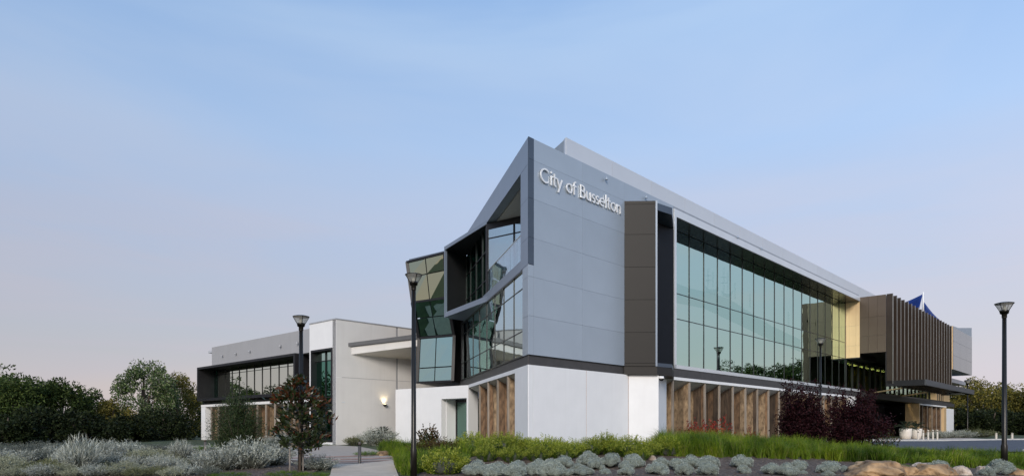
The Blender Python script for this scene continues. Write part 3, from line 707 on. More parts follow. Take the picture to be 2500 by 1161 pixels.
# dark floor beam and white head band of the ground floor
MB().prism([FL.p(18.5, -0.06), FL.p(0.07, -0.06), FR.p(0.07, -0.09), FR.p(8.0, -0.09), FR.p(8.0, -0.5), FR.p(0.5, -0.5), FL.p(18.5, -0.5)], 3.60, 4.055).build('floor_beam', BEAM, OB)
MB().box(FR, 13.0, 98, -0.6, 0.02, 3.755, 4.255).build('floor_beam', BEAM, OB)
MB().prism([fw.p(0.0, -0.05), fw.p(LW, -0.05), (8.9, 36.85), FR.p(13.0, 0.02), FR.p(8.0, 0)], 3.60, 4.025).build('bay_beam', TAUPE, OB)
MB().box(FR, 11.0, 46.5, -0.22, 0.03, 3.575, 3.75).build('head_band', WHITE, OB)
MB().box(FR, 75.4, 92.0, -0.22, 0.03, 3.575, 3.75).build('head_band', WHITE, OB)
MB().box(FL, 2.40, 14.9, -0.22, 0.0, 3.40, 3.595).build('head_band', WHITE, OB)

# white render walls of the ground floor: panels with open joints
ww = MB().box(FR, 0.24, 8.0, -0.30, -0.025, -0.7, 3.58).build('ground_wall', LGREY, OB)
for a, b in ((0.29, 4.33), (4.35, 8.10)):
    piece('render_panel', FR, a + 0.008, b - 0.010, -0.02, 0.02, -0.7, 3.595, WHITE, ww)
MB().prism([FL.p(2.37, 0.02), FL.p(-0.005, 0.02), FR.p(-0.005, 0.02), FR.p(0.285, 0.02), FR.p(0.285, -0.022), FL.p(0.6, -0.3), FL.p(2.37, -0.3)], -0.7, 3.595).build('corner_wall', WHITE, OB)
V0 = FR.p(8.10, 0.0); V1 = (7.93, 35.9)
fv = Frame(V0, (V1[0] - V0[0], V1[1] - V0[1]), (0, -1))
LV = math.hypot(V1[0] - V0[0], V1[1] - V0[1])
RUST = surf('stained_sealant', (0.62, 0.55, 0.52), 0.9, var=0.45, scale=9, col2=(0.45, 0.30, 0.24))
piece('joint_sealant', FR, 4.322, 4.358, -0.015, 0.012, -0.7, 3.59, RUST, ww)
piece('joint_sealant', FR, 8.085, 8.14, -0.03, 0.016, -0.7, 3.58, RUST, ww)
MB().box(fv, 0.04, LV, -0.30, 0.0, -0.7, 3.59).build('splayed_wall', WHITE, OB)
MB().prism([fv.p(LV - 0.3, -0.31), fv.p(LV, -0.31), FR.p(12.2, -0.02), FR.p(11.7, -0.02)], -0.7, 3.585).build('return_wall', WHITE, OB)
cc = fv.p(LV + 0.16, -0.05)
cam_d2 = MB().lathe((cc[0], cc[1], 3.42), [(0.03, 0.10), (0.13, 0.09), (0.15, 0.0), (0.15, -0.03)], 12).build('security_camera', WHITE, OB, smooth=True)
MB().lathe((cc[0], cc[1], 3.39), [(0.135, 0.0), (0.12, -0.07), (0.07, -0.12), (0.01, -0.135)], 12).build('camera_dome', BLACK, cam_d2, smooth=True)
MB().bar((cc[0] - .2, cc[1], 3.50), (cc[0], cc[1], 3.50), 0.05, 0.05).build('camera_arm', WHITE, cam_d2)

def timber_fins(fr, tips, parent, depth=1.3, zt=3.57, zb=2.95, zf=-0.7, th=0.11, n_tip=-0.03):
    """each fin is a tall silvered edge post with three boards behind it, tops cut to the raking soffit"""
    rg = random.Random(len(tips) * 13 + int(tips[0] * 10))
    for tp in tips:
        fin = MB().box(fr, tp - th, tp + th * 0.35, n_tip - 0.10, n_tip, zf, zt - 0.006).build('timber_fin', WOODT, parent)
        cuts = [n_tip - 0.105, -0.40 + rg.uniform(-.08, .08), -0.85 + rg.uniform(-.1, .1), -depth]
        for a, b in zip(cuts[:-1], cuts[1:]):
            za = zt - (zt - zb) * (-a / depth) - 0.03; zbk = zt - (zt - zb) * (-b / depth) - 0.03
            o = rg.uniform(-0.05, 0.03)
            q = [fr.p(tp - th * 0.8 + o, b + 0.016), fr.p(tp + 0.02 + o, b + 0.016), fr.p(tp + 0.02 + o, a - 0.004), fr.p(tp - th * 0.8 + o, a - 0.004)]
            MB().prism(q, zf, [zbk, zbk, za, za]).build('plank', rg.choice((WOOD, WOOD2, WOOD3, WOOD)), fin, loc=(q[0][0], q[0][1], 0))
tips = [13.05 + 2.035 * k for k in range(17)]
timber_fins(FR, tips, OB)
MB().prism([FR.p(11.9, -0.04), FR.p(46.5, -0.04), FR.p(46.5, -1.34), FR.p(11.9, -1.34)], [3.578, 3.578, 2.96, 2.96], [3.60, 3.60, 3.0, 3.0]).build('raking_soffit', CREAM, OB)
gfg = MB()
for k in range(18): gfg.box(FR, 12.0 + k * 2.035 - .04, 12.0 + k * 2.035 + .04, -1.42, -1.33, -0.7, 2.98)
gfo = gfg.build('ground_glazing', BLACK, OB)
for k in range(17):
    piece('pane', FR, 12.04 + k * 2.035, 12.0 + (k + 1) * 2.035 - .04, -1.40, -1.38, -0.6, 2.96, GL_D, gfo)
MB().box(FR, 46.5, 48.6, -1.2, 0.02, -0.7, 3.75).build('entrance_pier', CREAM, OB)
# entrance recess, then the timber bay with white frame at the far end
MB().box(FR, 48.6, 75.2, -4.2, -4.0, -0.7, 3.75).build('entrance_back_wall', CHAR, OB)
ed = MB()
for k in range(8): ed.box(FR, 49 + k * 3.2 - .05, 49 + k * 3.2 + .05, -4.0, -3.8, -0.7, 3.3)
ed.box(FR, 48.7, 71.6, -3.99, -3.82, 3.3, 3.75); edo = ed.build('entrance_doors', BLACK, OB)
for k in range(7):
    piece('pane', FR, 49.06 + k * 3.2, 49 + (k + 1) * 3.2 - .06, -3.92, -3.90, -0.6, 3.28, GL_A if k in (2, 5) else GL_D, edo)
MB().box(FR, 75.02, 75.38, -1.55, 0.04, -0.7, 3.755).build('entrance_side_wall', GOLD_LIT, OB)
bb = MB().box(FR, 75.4, 90.4, -1.5, -1.42, -0.7, 3.56).build('timber_bay', CHAR, OB)
rgb = random.Random(3)
tb = 75.5
while tb < 90.2:
    w = rgb.uniform(0.55, 0.95)
    piece('plank', FR, tb + 0.01, min(tb + w, 90.3) - 0.01, -1.40, -1.40 + rgb.choice((0.08, 0.12, 0.16)), -0.7, 3.2, WOOD, bb); tb += w
timber_fins(FR, [77.4, 80.2, 83.0, 85.8, 88.6], OB, depth=1.25, zt=3.57, zb=3.2)
MB().box(FR, 90.42, 91.9, -1.5, 0.035, -0.7, 3.57).build('bay_pier', GOLD_LIT, OB)
MB().box(FR, 91.92, 97.5, -1.5, 0.02, -0.7, 3.45).build('end_wall', WHITE, OB)
MB().box(FR, 97.55, 97.85, -0.2, 0.25, 2.6, 3.1).build('wall_speaker', BLACK, OB)
# far end of the first floor: pale walls and a small awning
MB().box(FR, 88.5, 98.0, -6.0, -0.6, 4.27, 8.1).build('end_block', GOLD_LIT, OB)
MB().box(FR, 84.0, 97.0, -0.55, 1.6, 6.95, 7.5).build('end_awning', STEEL, OB)
for k in range(4):
    piece('window_strip', FR, 89.2 + k * 1.2, 89.4 + k * 1.2, -0.59, -0.53, 4.5, 6.6, BLACK, OB)
MB().box(FR, 12.0, 98.0, -14.5, -14.3, -0.7, 13.4).build('rear_wall', LGREY, OB)
MB().box(FR, 97.7, 97.98, -14.2, -1.6, -0.7, 13.34).build('end_gable', LGREY, OB)

# ---- side front: roof band, corner post, balcony slab
RB = MB().box(FL, 0.42, 16.7, -0.50, -0.035, 12.72, 13.88).build('roof_band', GREYD, OB)
pb = [0.02, 2.2, 5.9, 9.55, 13.5, 16.75]
for a, b in zip(pb[:-1], pb[1:]):
    piece('cladding_panel', FL, a + 0.008, b - 0.008, -0.03, 0.0, 12.70, 13.895, STEEL, RB)
CP = MB().box(FL, 0.38, 1.33, -0.45, -0.035, 8.2, 12.70).build('corner_post', GREYD, OB)
for a, b in ((8.14, 9.37), (9.37, 11.15), (11.15, 12.69)):
    piece('cladding_panel', FL, 0.02, 1.36, -0.03, 0.0, a + 0.006, b - 0.006, STEEL, CP)
LP = MB().box(FL, 0.34, 1.0, -0.4, -0.035, 4.07, 8.12).build('lower_post', GREYD, OB)
for a, b in ((4.06, 5.82), (5.82, 7.6), (7.6, 8.13)):
    piece('cladding_panel', FL, 0.02, 1.02, -0.03, 0.0, a + 0.006, b - 0.006, GREY, LP)
BS = MB().box(FL, 1.37, 10.2, -0.40, -0.035, 8.13, 8.58).build('balcony_slab_edge', GREYD, OB)
for a, b in ((1.37, 2.5), (2.5, 4.7), (4.7, 6.9), (6.9, 10.2)):
    piece('cladding_panel', FL, a + 0.006, b - 0.006, -0.03, 0.0, 8.12, 8.60, STEEL, BS)
# balcony behind it
H0 = FL.p(9.15, -0.02); H1 = (3.9, 34.95)
MB().prism([FL.p(0.4, -0.42), (2.4, 33.2), H1, H0], 8.46, 8.56).build('balcony_floor', BEIGE, OB)
MB().prism([FL.p(0.4, -0.51), (2.4, 33.2), H1, FL.p(9.0, -0.51)], 12.66, 12.70).build('balcony_soffit', BEIGE, OB)
FH = Frame(H0, (H1[0] - H0[0], H1[1] - H0[1]), (-0.58, -0.81))
LH = math.hypot(H1[0] - H0[0], H1[1] - H0[1])
hb = MB().box(FH, 0.0, LH, -0.1, 0.02, 12.30, 12.655)
for k in range(4): hb.box(FH, k * 1.9 + 0.03, k * 1.9 + 0.12, -0.08, 0.02, 8.56, 12.3)
hb.box(FH, 0.0, LH, -0.08, 0.0, 11.74, 11.80)
hbo = hb.build('balcony_glazing', CHAR, OB)
for k in range(3):
    for z0, z1 in ((8.57, 11.73), (11.81, 12.29)):
        piece('pane', FH, k * 1.9 + 0.125, (k + 1) * 1.9 + 0.025, -0.04, -0.02, z0, z1, GL_L, hbo, jit=0.002)
for k in range(3):
    piece('roller_blind', FH, k * 1.9 + 0.2, (k + 1) * 1.9 - 0.05, -0.22, -0.2, 8.9 + 0.3 * k, 11.7, BLIND, hbo)
bsp = FL.p(1.5, -0.6)
MB().box(FL, 1.7, 1.95, -0.9, -0.65, 12.2, 12.6).build('balcony_speaker', BLACK, OB)
bal = MB().box(FL, 1.37, 9.0, -0.10, -0.05, 9.86, 9.90).box(FL, 1.37, 9.0, -0.11, -0.04, 8.585, 8.64).build('balustrade', ALU, OB)
bt = [1.38, 2.25, 3.6, 5.0, 6.3, 7.6, 8.95]
for a, b in zip(bt[:-1], bt[1:]):
    piece('pane', FL, a + 0.012, b - 0.012, -0.085, -0.065, 8.645, 9.855, GL_B, bal, jit=0.003)

# ---- projecting dark box window on the side front
B0 = FL.p(9.1, 0.012); B1 = (-4.53, 44.5); B2 = FL.p(16.6, -0.1); BB = FL.p(9.2, -0.3)
def insetp(a, b, f): return lerp(a, b, f)
MB().prism([B0, B1, B2, BB], 12.62, 12.84).build('box_roof', STEEL, OB)
MB().prism([B0, B1, B2, BB], 8.10, 8.42).build('box_sill', STEEL, OB)
fb = Frame(B1, (B2[0] - B1[0], B2[1] - B1[1]), (-1, 0))
LB = math.hypot(B2[0] - B1[0], B2[1] - B1[1])
MB().box(fb, 0.0, LB, -0.16, 0.0, 8.42, 12.62).build('box_cheek', CHAR, OB)
fb2 = Frame(B0, (B1[0] - B0[0], B1[1] - B0[1]), (-0.88, -0.47))
MB().box(fb2, math.hypot(B1[0]-B0[0], B1[1]-B0[1]) - 0.10, math.hypot(B1[0]-B0[0], B1[1]-B0[1]) + 0.01, -0.15, 0.015, 8.10, 12.84).build('box_edge', STEEL, OB)
lin = MB().prism([lerp(B0, B1, 0.03), lerp(B0, B1, 0.97), B2, BB], 12.59, 12.615)
lin.build('box_ceiling', CHAR, OB)
bg_ = MB()
for a in (9.3, 10.9, 12.9, 14.9, 16.5): bg_.box(FL, a - .06, a + .06, -0.22, -0.10, 8.42, 12.59)
bg_.box(FL, 9.3, 16.5, -0.2, -0.12, 11.2, 11.27); bg_.box(FL, 9.3, 16.5, -0.2, -0.12, 9.5, 9.56)
bgo = bg_.build('box_glazing', CHAR, OB)
for a, b in ((9.3, 10.9), (10.9, 12.9), (12.9, 14.9), (14.9, 16.5)):
    for z0, z1 in ((8.43, 9.49), (9.57, 11.19), (11.28, 12.58)):
        piece('pane', FL, a + .065, b - .065, -0.17, -0.15, z0, z1, GL_D, bgo, jit=0.002)
MB().box(FL, 9.12, 9.34, -0.25, 0.0, 8.6, 12.62).build('box_post', CHAR, OB)

# ---- lower side glazing
LG = [1.03, 2.9, 5.05, 7.2, 9.35, 11.5, 13.65, 15.8, 17.8]
lg = MB()
for a in LG[1:-1]: lg.box(FL, a - 0.018, a + 0.018, -0.16, -0.045, 4.07, 8.1)
for z in (5.28, 7.28): lg.box(FL, 1.03, 17.8, -0.15, -0.05, z - 0.018, z + 0.018)
lg.box(FL, 17.6, 17.85, -0.3, 0.0, 4.06, 8.1); lg.box(FL, 1.03, 17.8, -0.2, 0.0, 4.06, 4.12); lg.box(FL, 1.03, 17.8, -0.2, 0.0, 8.05, 8.11)
lgo = lg.build('side_glazing', BLACK, OB)
for a, b in zip(LG[:-1], LG[1:]):
    for z0, z1 in ((4.125, 5.26), (5.30, 7.26), (7.30, 8.045)):
        piece('pane', FL, a + 0.02, min(b, 17.6) - 0.02, -0.10, -0.08, z0, z1, GL_L, lgo, jit=0.0016)
for k, (a, b, zl) in enumerate(((1.2, 2.8, 5.4), (3.0, 5.0, 4.4), (5.2, 7.1, 6.3), (9.5, 11.4, 4.6))):
    piece('roller_blind', FL, a, b, -0.5, -0.47, zl, 8.0, BLIND, lgo)
MB().box(FL, 5.0, 17.0, -6.2, -6.0, 4.26, 12.6).build('room_wall', INTW, OB)
MB().box(FL, 17.86, 20.2, -0.55, -0.30, 3.6, 12.8).build('dark_return', CHAR, OB)

# ---- folded glass bay
def bay():
    L = [(-7.07, 49.4, 4.06), (-6.94, 49.55, 7.38), (-7.28, 48.6, 9.86), (-7.72, 48.8, 12.86)]
    Rr = [(-4.26, 47.6, 4.06), (-4.17, 47.9, 7.38), (-4.55, 46.75, 9.86), (-4.70, 46.2, 12.86)]
    fr_ = MB()
    for side in (L, Rr):
        for a, b in zip(side[:-1], side[1:]): fr_.bar(a, b, 0.22, 0.22)
    for a, b in zip(L, Rr): fr_.bar(a, b, 0.20, 0.14)
    o = fr_.build('folded_bay_frame', CHAR, OB)
    cfg = [(GL_R, (0, .5, 1), (0, .32, 1)), (GL_D, (0, .5, 1), (0, .55, 1)), (GL_O, (0, .5, 1), (0, .62, 1))]  # a glass per facet: reflected sky, dark ground and trees put into the tints
    for k, (m, us, vs) in enumerate(cfg):
        for u0, u1 in zip(us[:-1], us[1:]):
            for v0, v1 in zip(vs[:-1], vs[1:]):
                g = 0.012
                q = [lerp(lerp(L[k], Rr[k], u), lerp(L[k + 1], Rr[k + 1], u), v) for u, v in ((u0 + g, v0 + g), (u1 - g, v0 + g), (u1 - g, v1 - g), (u0 + g, v1 - g))]
                slabpiece('pane', q, 0.03, m, o)
    # cheek and cap
    back = (-5.4, 56.0)
    mb = MB()
    mb.prism([(-7.6, 48.95), (-4.5, 46.4), (-2.6, 50), back], 12.93, 13.12)
    mb.build('bay_cap', STEEL, OB)
    mb = MB(); mb.prism([(-6.9, 49.75), (-4.15, 48.15), (-3.5, 50), (-5.4, 56)], 4.0, 12.9); mb.build('bay_core', CHAR, OB)
    MB().prism([(-6.4, 50.2), (-4.4, 48.6), (-3.2, 52), (-5, 55)], 13.13, 13.75).build('bay_roof_kerb', STEEL, OB)
bay()

# ---- ground floor of the side front: timber fins and white wall with doorway
timber_fins(FL, [11.5, 8.95, 6.5, 4.13], OB, depth=1.3, zt=3.39, zb=2.8, n_tip=-0.02)
MB().prism([FL.p(2.4, -0.04), FL.p(14.9, -0.04), FL.p(14.9, -1.34), FL.p(2.4, -1.34)], [3.392, 3.392, 2.82, 2.82], [3.42, 3.42, 2.86, 2.86]).build('raking_soffit', CREAM, OB)
sg = MB()
for k in range(7): sg.box(FL, 2.45 + k * 2.05, 2.53 + k * 2.05, -1.42, -1.33, -0.7, 2.82)
sgo = sg.build('side_ground_glazing', BLACK, OB)
for k in range(6): piece('pane', FL, 2.54 + k * 2.05, 2.44 + (k + 1) * 2.05, -1.39, -1.37, -0.6, 2.8, GL_D, sgo)
E0 = FL.p(15.0, 0.0)
FE = Frame(E0, (-0.73, 0.683), (-0.683, -0.73))
wl = MB().box(FE, 0.0, 0.16, -0.9, 0.0, -0.8, 3.58).box(FE, 0.16, 2.75, -0.9, 0.0, 2.72, 3.58)
wl.build('doorway_wall', WHITE, OB)
MB().box(FE, 2.752, 8.0, -0.45, 0.0, -0.9, 3.58).build('side_wall', WHITE, OB)
MB().box(FE, 2.70, 2.75, -1.5, -0.46, -0.8, 2.72).build('doorway_jamb', WHITE, OB)
dg = MB().box(FE, 0.1, 2.7, -1.4, -1.3, 2.5, 2.72).box(FE, 0.1, 0.2, -1.4, -1.3, -.8, 2.5).box(FE, 1.35, 1.43, -1.4, -1.3, -.8, 2.5).box(FE, 2.6, 2.7, -1.4, -1.3, -.8, 2.5).build('side_door', BLACK, OB)
for a, b in ((0.2, 1.35), (1.43, 2.6)): piece('pane', FE, a + .005, b - .005, -1.36, -1.34, -0.7, 2.49, GL_D, dg)
MB().box(FL, 12.6, 15.0, -6.0, -5.8, -0.7, 3.5).build('room_wall', INTW, OB)

# ------------------------------------------------------------------ roof shade sails behind the fin screen
def sail(label, pts, sag):
    mb = MB(); n = 8
    a, b, c = [Vector(p) for p in pts]
    idx = {}
    for i in range(n + 1):
        for j in range(n + 1 - i):
            u, v = i / n, j / n; w = 1 - u - v
            p = a * w + b * u + c * v
            g = (a + b + c) / 3
            pull = sag * (u * v + v * w + u * w) * 1.2
            p = p + (g - p) * pull
            idx[i, j] = len(mb.v); mb.v.append(tuple(p))
    for i in range(n):
        for j in range(n - i):
            mb.f.append((idx[i, j], idx[i + 1, j], idx[i, j + 1]))
            if j < n - i - 1: mb.f.append((idx[i + 1, j], idx[i + 1, j + 1], idx[i, j + 1]))
    o = mb.build('shade_sail', SAIL, None, loc=tuple(a), smooth=True)
    md = o.modifiers.new('thick', 'SOLIDIFY'); md.thickness = 0.02
    return setp(o, label, 'shade sail', 'blue shade sails on the roof')
D = 76
sail('larger blue shade sail left of the white mast on the roof', [(X(2253, D), D, Zp(717, D)), (X(2196, 79), 79, Zp(742, 79)), (X(2253, D), D + 1.0, Zp(775, D))], 0.25)
sail('slim blue shade sail right of the white mast sweeping down to the fins', [(X(2256, D), D, Zp(737, D)), (X(2300, 82), 82, Zp(786, 82)), (X(2256, D), D + 1.0, Zp(785, D))], 0.55)
setp(MB().tube([(X(2254.5, D), D + .05, 13.62), (X(2254.5, D), D + .05, Zp(712, D))], [0.10, 0.08], 10).build('sail_mast', WHITE, None, loc=(X(2254.5, D), D + .05, 13.62), smooth=True),
     'slender white mast between the two blue shade sails on the roof', 'mast')

# ------------------------------------------------------------------ low annex building on the left
AO = (-12.87, 48.5)
AR = Frame(AO, FR.d, FR.n)                       # its end wall, parallel to the street front
AS = Frame(AO, (-0.73, 0.683), (-0.683, -0.73))  # its long front
AB = thing('annex_building', (AO[0], AO[1], -0.55), 'low white and grey wing with long dark window box, left of the main building', 'building')
zb, ZT = -0.9, 8.62
# white tower: front pier pieces round the tall window
tw = MB().box(AS, 0.0, 0.45, -0.5, 0.0, zb, ZT).box(AS, 3.44, 3.70, -0.5, 0.0, zb, ZT).box(AS, 0.45, 3.44, -0.5, 0.0, 6.60, ZT).box(AS, 0.45, 3.44, -0.5, 0.0, zb, -0.34)
tw.build('tower_front', WHITE, AB)
ew = MB().box(AR, 0.0, 15.0, -0.45, -0.012, zb, ZT - .01).build('end_wall', LGREY, AB)
for a, b in ((0.0, 5.42), (5.62, 10.6), (10.65, 15.0)):
    for z0, z1 in ((zb, 4.40), (4.42, ZT)):
        piece('render_panel', AR, a + 0.008, b - 0.008, -0.012, 0.012, z0 + .005, z1 - .005, CREAM if True else WHITE, ew)
MB().box(AS, 0.0, 3.7, -8, 0.04, ZT + 0.002, ZT + 0.09).box(AR, 0.0, 15.0, -0.4, 0.04, ZT + 0.004, ZT + 0.08).build('parapet_cap', surf('cap_grey', (0.42, 0.43, 0.45), 0.4, metal=0.2), AB)
tf = MB()
tf.box(AS, 0.45, 0.60, -0.55, 0.06, -0.34, 6.60); tf.box(AS, 3.30, 3.44, -0.55, 0.06, -0.34, 6.60); tf.box(AS, 0.60, 3.30, -0.55, 0.06, 6.45, 6.60); tf.box(AS, 0.60, 3.30, -0.55, 0.06, -0.34, -0.20)
tf.box(AS, 1.90, 1.98, -0.45, -0.30, -0.20, 6.45)
for z in (5.75, 3.0, 2.05): tf.box(AS, 0.60, 3.30, -0.45, -0.32, z - .03, z + .03)
tfo = tf.build('tower_window', CHAR, AB)
GREENP = glass('emerald_glass', (0.36, 0.80, 0.64), (0.02, 0.30, 0.21), 0.34, 0.85)
for a, b in ((0.605, 1.895), (1.985, 3.295)):
    for z0, z1, m in ((5.785, 6.445, GL_R), (3.035, 5.715, GREENP), (2.085, 2.965, GL_D), (-0.195, 2.015, GREENP)):
        piece('pane', AS, a, b, -0.40, -0.38, z0, z1, m, tfo, jit=0.002)
MB().box(AS, 0.5, 3.4, -1.6, -1.5, -0.5, 6.6).build('room_wall', surf('teal_room', (0.02, 0.16, 0.12), 0.8), AB)
# recess between tower and window box
MB().box(AS, 3.71, 5.46, -1.3, -1.1, 3.0, 8.3).build('recess_wall', BROWN, AB)
gw = MB().box(AS, 3.71, 21.9, -0.6, -0.15, 6.52, 8.36).build('upper_wall', LGREY, AB)
for px in (541, 574, 608, 683, 725):
    r = (px - CXP) / FPX
    s = (r * AO[1] - AO[0]) / (-0.73 - r * 0.683)
    q = AS.p(s, 0.0); 
    sp = MB().lathe((q[0], q[1], 7.30), [(0.02, 0.17), (0.04, 0.15), (0.10, 0.02), (0.10, 0.0)], 10)
    sp.bar((*AS.p(s, -0.15), 7.45), (*AS.p(s, 0.0), 7.45), 0.05, 0.05)
    sp.build('wall_light', LGREY, AB)
# dark window box
wb = MB().box(AS, 5.47, 24.4, -1.5, 0.25, 6.36, 6.56).box(AS, 5.47, 24.4, -1.5, 0.25, 3.27, 3.50)
wb.box(AS, 5.47, 5.72, -1.5, 0.25, 3.502, 6.358).box(AS, 24.15, 24.4, -1.5, 0.25, 3.502, 6.358).build('window_box', CHAR, AB)
S0, SW, NS = 7.96 - 1.515, 1.515, 12
ag = MB()
for k in range(NS + 1): ag.box(AS, S0 + k * SW - .02, S0 + k * SW + .02, -1.40, -1.27, 3.5, 6.36)
ag.box(AS, 5.72, 24.15, -1.38, -1.28, 5.84, 5.88); ag.box(AS, 5.72, S0, -1.4, -1.3, 3.5, 6.36)
ago = ag.build('strip_window', CHAR, AB)
for k in range(NS):
    a = S0 + k * SW
    for z0, z1 in ((3.505, 5.835), (5.885, 6.355)):
        piece('pane', AS, a + .022, a + SW - .022, -1.34, -1.32, z0, z1, GL_D if k == NS - 1 else GL_A, ago, jit=0.0014)  # end pane darker: reflection of the box's dark side put into its glass
MB().box(AS, 6, 24.1, -5.0, -4.9, 3.3, 6.4).build('room_wall', INTW, AB)
MB().box(AS, 5.5, 24.3, -1.2, -0.3, 2.92, 3.265).build('floor_beam', CHAR, AB)
MB().box(AS, 3.72, 24.3, -0.5, -0.10, 2.70, 2.915).build('head_band', WHITE, AB)
timber_fins(Frame(AS.p(0, -0.1), AS.d, AS.n), [4.8 + 1.57 * k for k in range(12)], AB, depth=1.2, zt=2.69, zb=2.2, zf=-0.9)
MB().prism([AS.p(3.72, -0.14), AS.p(23.3, -0.14), AS.p(23.3, -1.4), AS.p(3.72, -1.4)], [2.70, 2.70, 2.22, 2.22], [2.72, 2.72, 2.26, 2.26]).build('raking_soffit', CREAM, AB)
agg = MB().box(AS, 3.72, 23.3, -1.6, -1.5, -0.9, 2.2).build('ground_glazing', BLACK, AB)
for k in range(12): piece('pane', AS, 3.8 + k * 1.6, 3.8 + k * 1.6 + 1.5, -1.49, -1.47, -0.6, 2.15, GL_D, agg)
MB().box(AS, 23.32, 24.3, -1.6, -0.12, -0.9, 2.69).build('end_pier', WHITE, AB)
MB().box(AS, 24.0, 24.28, -9, -1.62, -0.9, 8.0).build('far_wall', LGREY, AB)
MB().box(AS, 0.3, 23.9, -12, -0.62, 8.0, 8.2).build('roof', ROOFW, AB)
# sloping porch roof toward the main building
A0 = AR.p(1.03, 0.02); A1 = (-7.4, 50.2); A2 = (-4.2, 50.8); A3 = AR.p(12, 0.02)
MB().prism([A0, A1, A2, A3], [6.72, 7.42, 7.9, 6.9], [6.99, 7.76, 8.2, 7.1]).build('porch_roof', DKGR, AB)
A0b = AR.p(1.30, 0.02); A1b = (-7.4, 50.36)
MB().prism([A0b, A1b, (-4.2, 51.0), A3], [6.16, 6.86, 7.3, 6.2], [6.71, 7.41, 7.88, 6.88]).build('porch_soffit', CREAM, AB)
# lit wall light and small grille
rr = (937 - CXP) / FPX
tt = (rr * AO[1] - AO[0]) / (0.683 - rr * 0.73)
q = AR.p(tt, 0.16)
zl = Zp(986, q[1])
wlt = MB().lathe((q[0], q[1], zl), [(0.03, -0.16), (0.06, -0.14), (0.20, 0.0), (0.17, 0.0), (0.05, -0.10)], 12, cap=False)
wlt.bar((*AR.p(tt, 0.0), zl - .1), (q[0], q[1], zl - .1), 0.07, 0.07)
wlo = wlt.build('uplight', BLACK, AB)
MB().lathe((q[0], q[1], zl - 0.06), [(0.09, 0), (0.13, 0.05), (0.10, 0.075), (0.02, 0.085)], 10).build('lamp_bulb', LIT, wlo)
ld = bpy.data.lights.new('uplight_glow', 'SPOT'); ld.energy = 34; ld.color = (1.0, 0.80, 0.48); ld.spot_size = R_(130); ld.spot_blend = 0.9; ld.shadow_soft_size = 0.08
lo = bpy.data.objects.new('uplight_glow', ld)
attach(lo, wlo, (q[0] , q[1], zl + 0.06)); lo.rotation_euler = (R_(180), 0, 0)
piece('air_grille', AR, 0.5, 0.75, 0.012, 0.03, 2.55, 2.62, SILVER, AB)

# ------------------------------------------------------------------ plants: leaf-sized faces by the thousand
def quads_mesh(name, Q, mats, midx=None, extra=None):
    """Q: (n, 4, 3) leaf quads; extra: (verts, faces) solid core; midx: material per leaf"""
    n = len(Q)
    ev, ef = extra if extra else ([], [])
    V = np.concatenate([Q.reshape(-1, 3), np.array(ev, float).reshape(-1, 3)]) if len(ev) else Q.reshape(-1, 3)
    me = bpy.data.meshes.new(name)
    lens = [4] * n + [len(f) for f in ef]
    loops = np.concatenate([np.arange(4 * n), np.array([i + 4 * n for f in ef for i in f], int)]).astype(np.int32)
    me.vertices.add(len(V)); me.vertices.foreach_set('co', V.astype(np.float32).ravel())
    me.loops.add(len(loops)); me.loops.foreach_set('vertex_index', loops)
    me.polygons.add(len(lens))
    starts = np.concatenate([[0], np.cumsum(lens)[:-1]]).astype(np.int32)
    me.polygons.foreach_set('loop_start', starts)
    for m in mats: me.materials.append(m)
    mi = np.zeros(len(lens), np.int32)
    if midx is not None: mi[:n] = midx
    if len(ef): mi[n:] = len(mats) - 1
    me.polygons.foreach_set('material_index', mi)
    me.update(calc_edges=True); me.validate()
    return me
def unit(v): return v / (np.linalg.norm(v, axis=-1, keepdims=True) + 1e-9)
def leaves(C, Dr, L, W, rg, roll=None):
    """diamond leaves at C pointing along Dr"""
    Dr = unit(Dr); n = len(C)
    r = unit(rg.normal(size=(n, 3))) if roll is None else roll
    S = unit(np.cross(Dr, r))
    L = np.broadcast_to(np.asarray(L, float), (n,))[:, None]; W = np.broadcast_to(np.asarray(W, float), (n,))[:, None]
    return np.stack([C, C + Dr * L * .45 + S * W * .5, C + Dr * L, C + Dr * L * .45 - S * W * .5], 1)
def ico(c, r, sub=1):
    import bmesh
    bm = bmesh.new(); bmesh.ops.create_icosphere(bm, subdivisions=sub, radius=1.0)
    v = [(c[0] + p.co.x * r[0], c[1] + p.co.y * r[1], c[2] + p.co.z * r[2]) for p in bm.verts]
    f = [[q.index for q in fc.verts] for fc in bm.faces]
    bm.free(); return v, f
def cores(lst):
    V, F = [], []
    for c, r in lst:
        v, f = ico(c, r); F += [[i + len(V) for i in q] for q in f]; V += v
    return V, F
def put(name, me, x, y, label, cat, group=None, s=(1, 1, 1), rz=0.0, z=None, sink=0.03):
    o = bpy.data.objects.new(name, me); COL.objects.link(o)
    o.location = (x, y, (gz(x, y) - sink) if z is None else z); o.scale = s; o.rotation_euler = (0, 0, rz)
    return setp(o, label, cat, group)
ORD = ['first', 'second', 'third', 'fourth', 'fifth', 'sixth', 'seventh', 'eighth', 'ninth', 'tenth', 'eleventh', 'twelfth', 'thirteenth', 'fourteenth', 'fifteenth', 'sixteenth',
       'seventeenth', 'eighteenth', 'nineteenth', 'twentieth', 'twenty-first', 'twenty-second', 'twenty-third', 'twenty-fourth', 'twenty-fifth', 'twenty-sixth', 'twenty-seventh', 'twenty-eighth',
       'twenty-ninth', 'thirtieth', 'thirty-first', 'thirty-second', 'thirty-third', 'thirty-fourth', 'thirty-fifth', 'thirty-sixth', 'thirty-seventh', 'thirty-eighth', 'thirty-ninth', 'fortieth',
       'forty-first', 'forty-second', 'forty-third', 'forty-fourth', 'forty-fifth', 'forty-sixth']

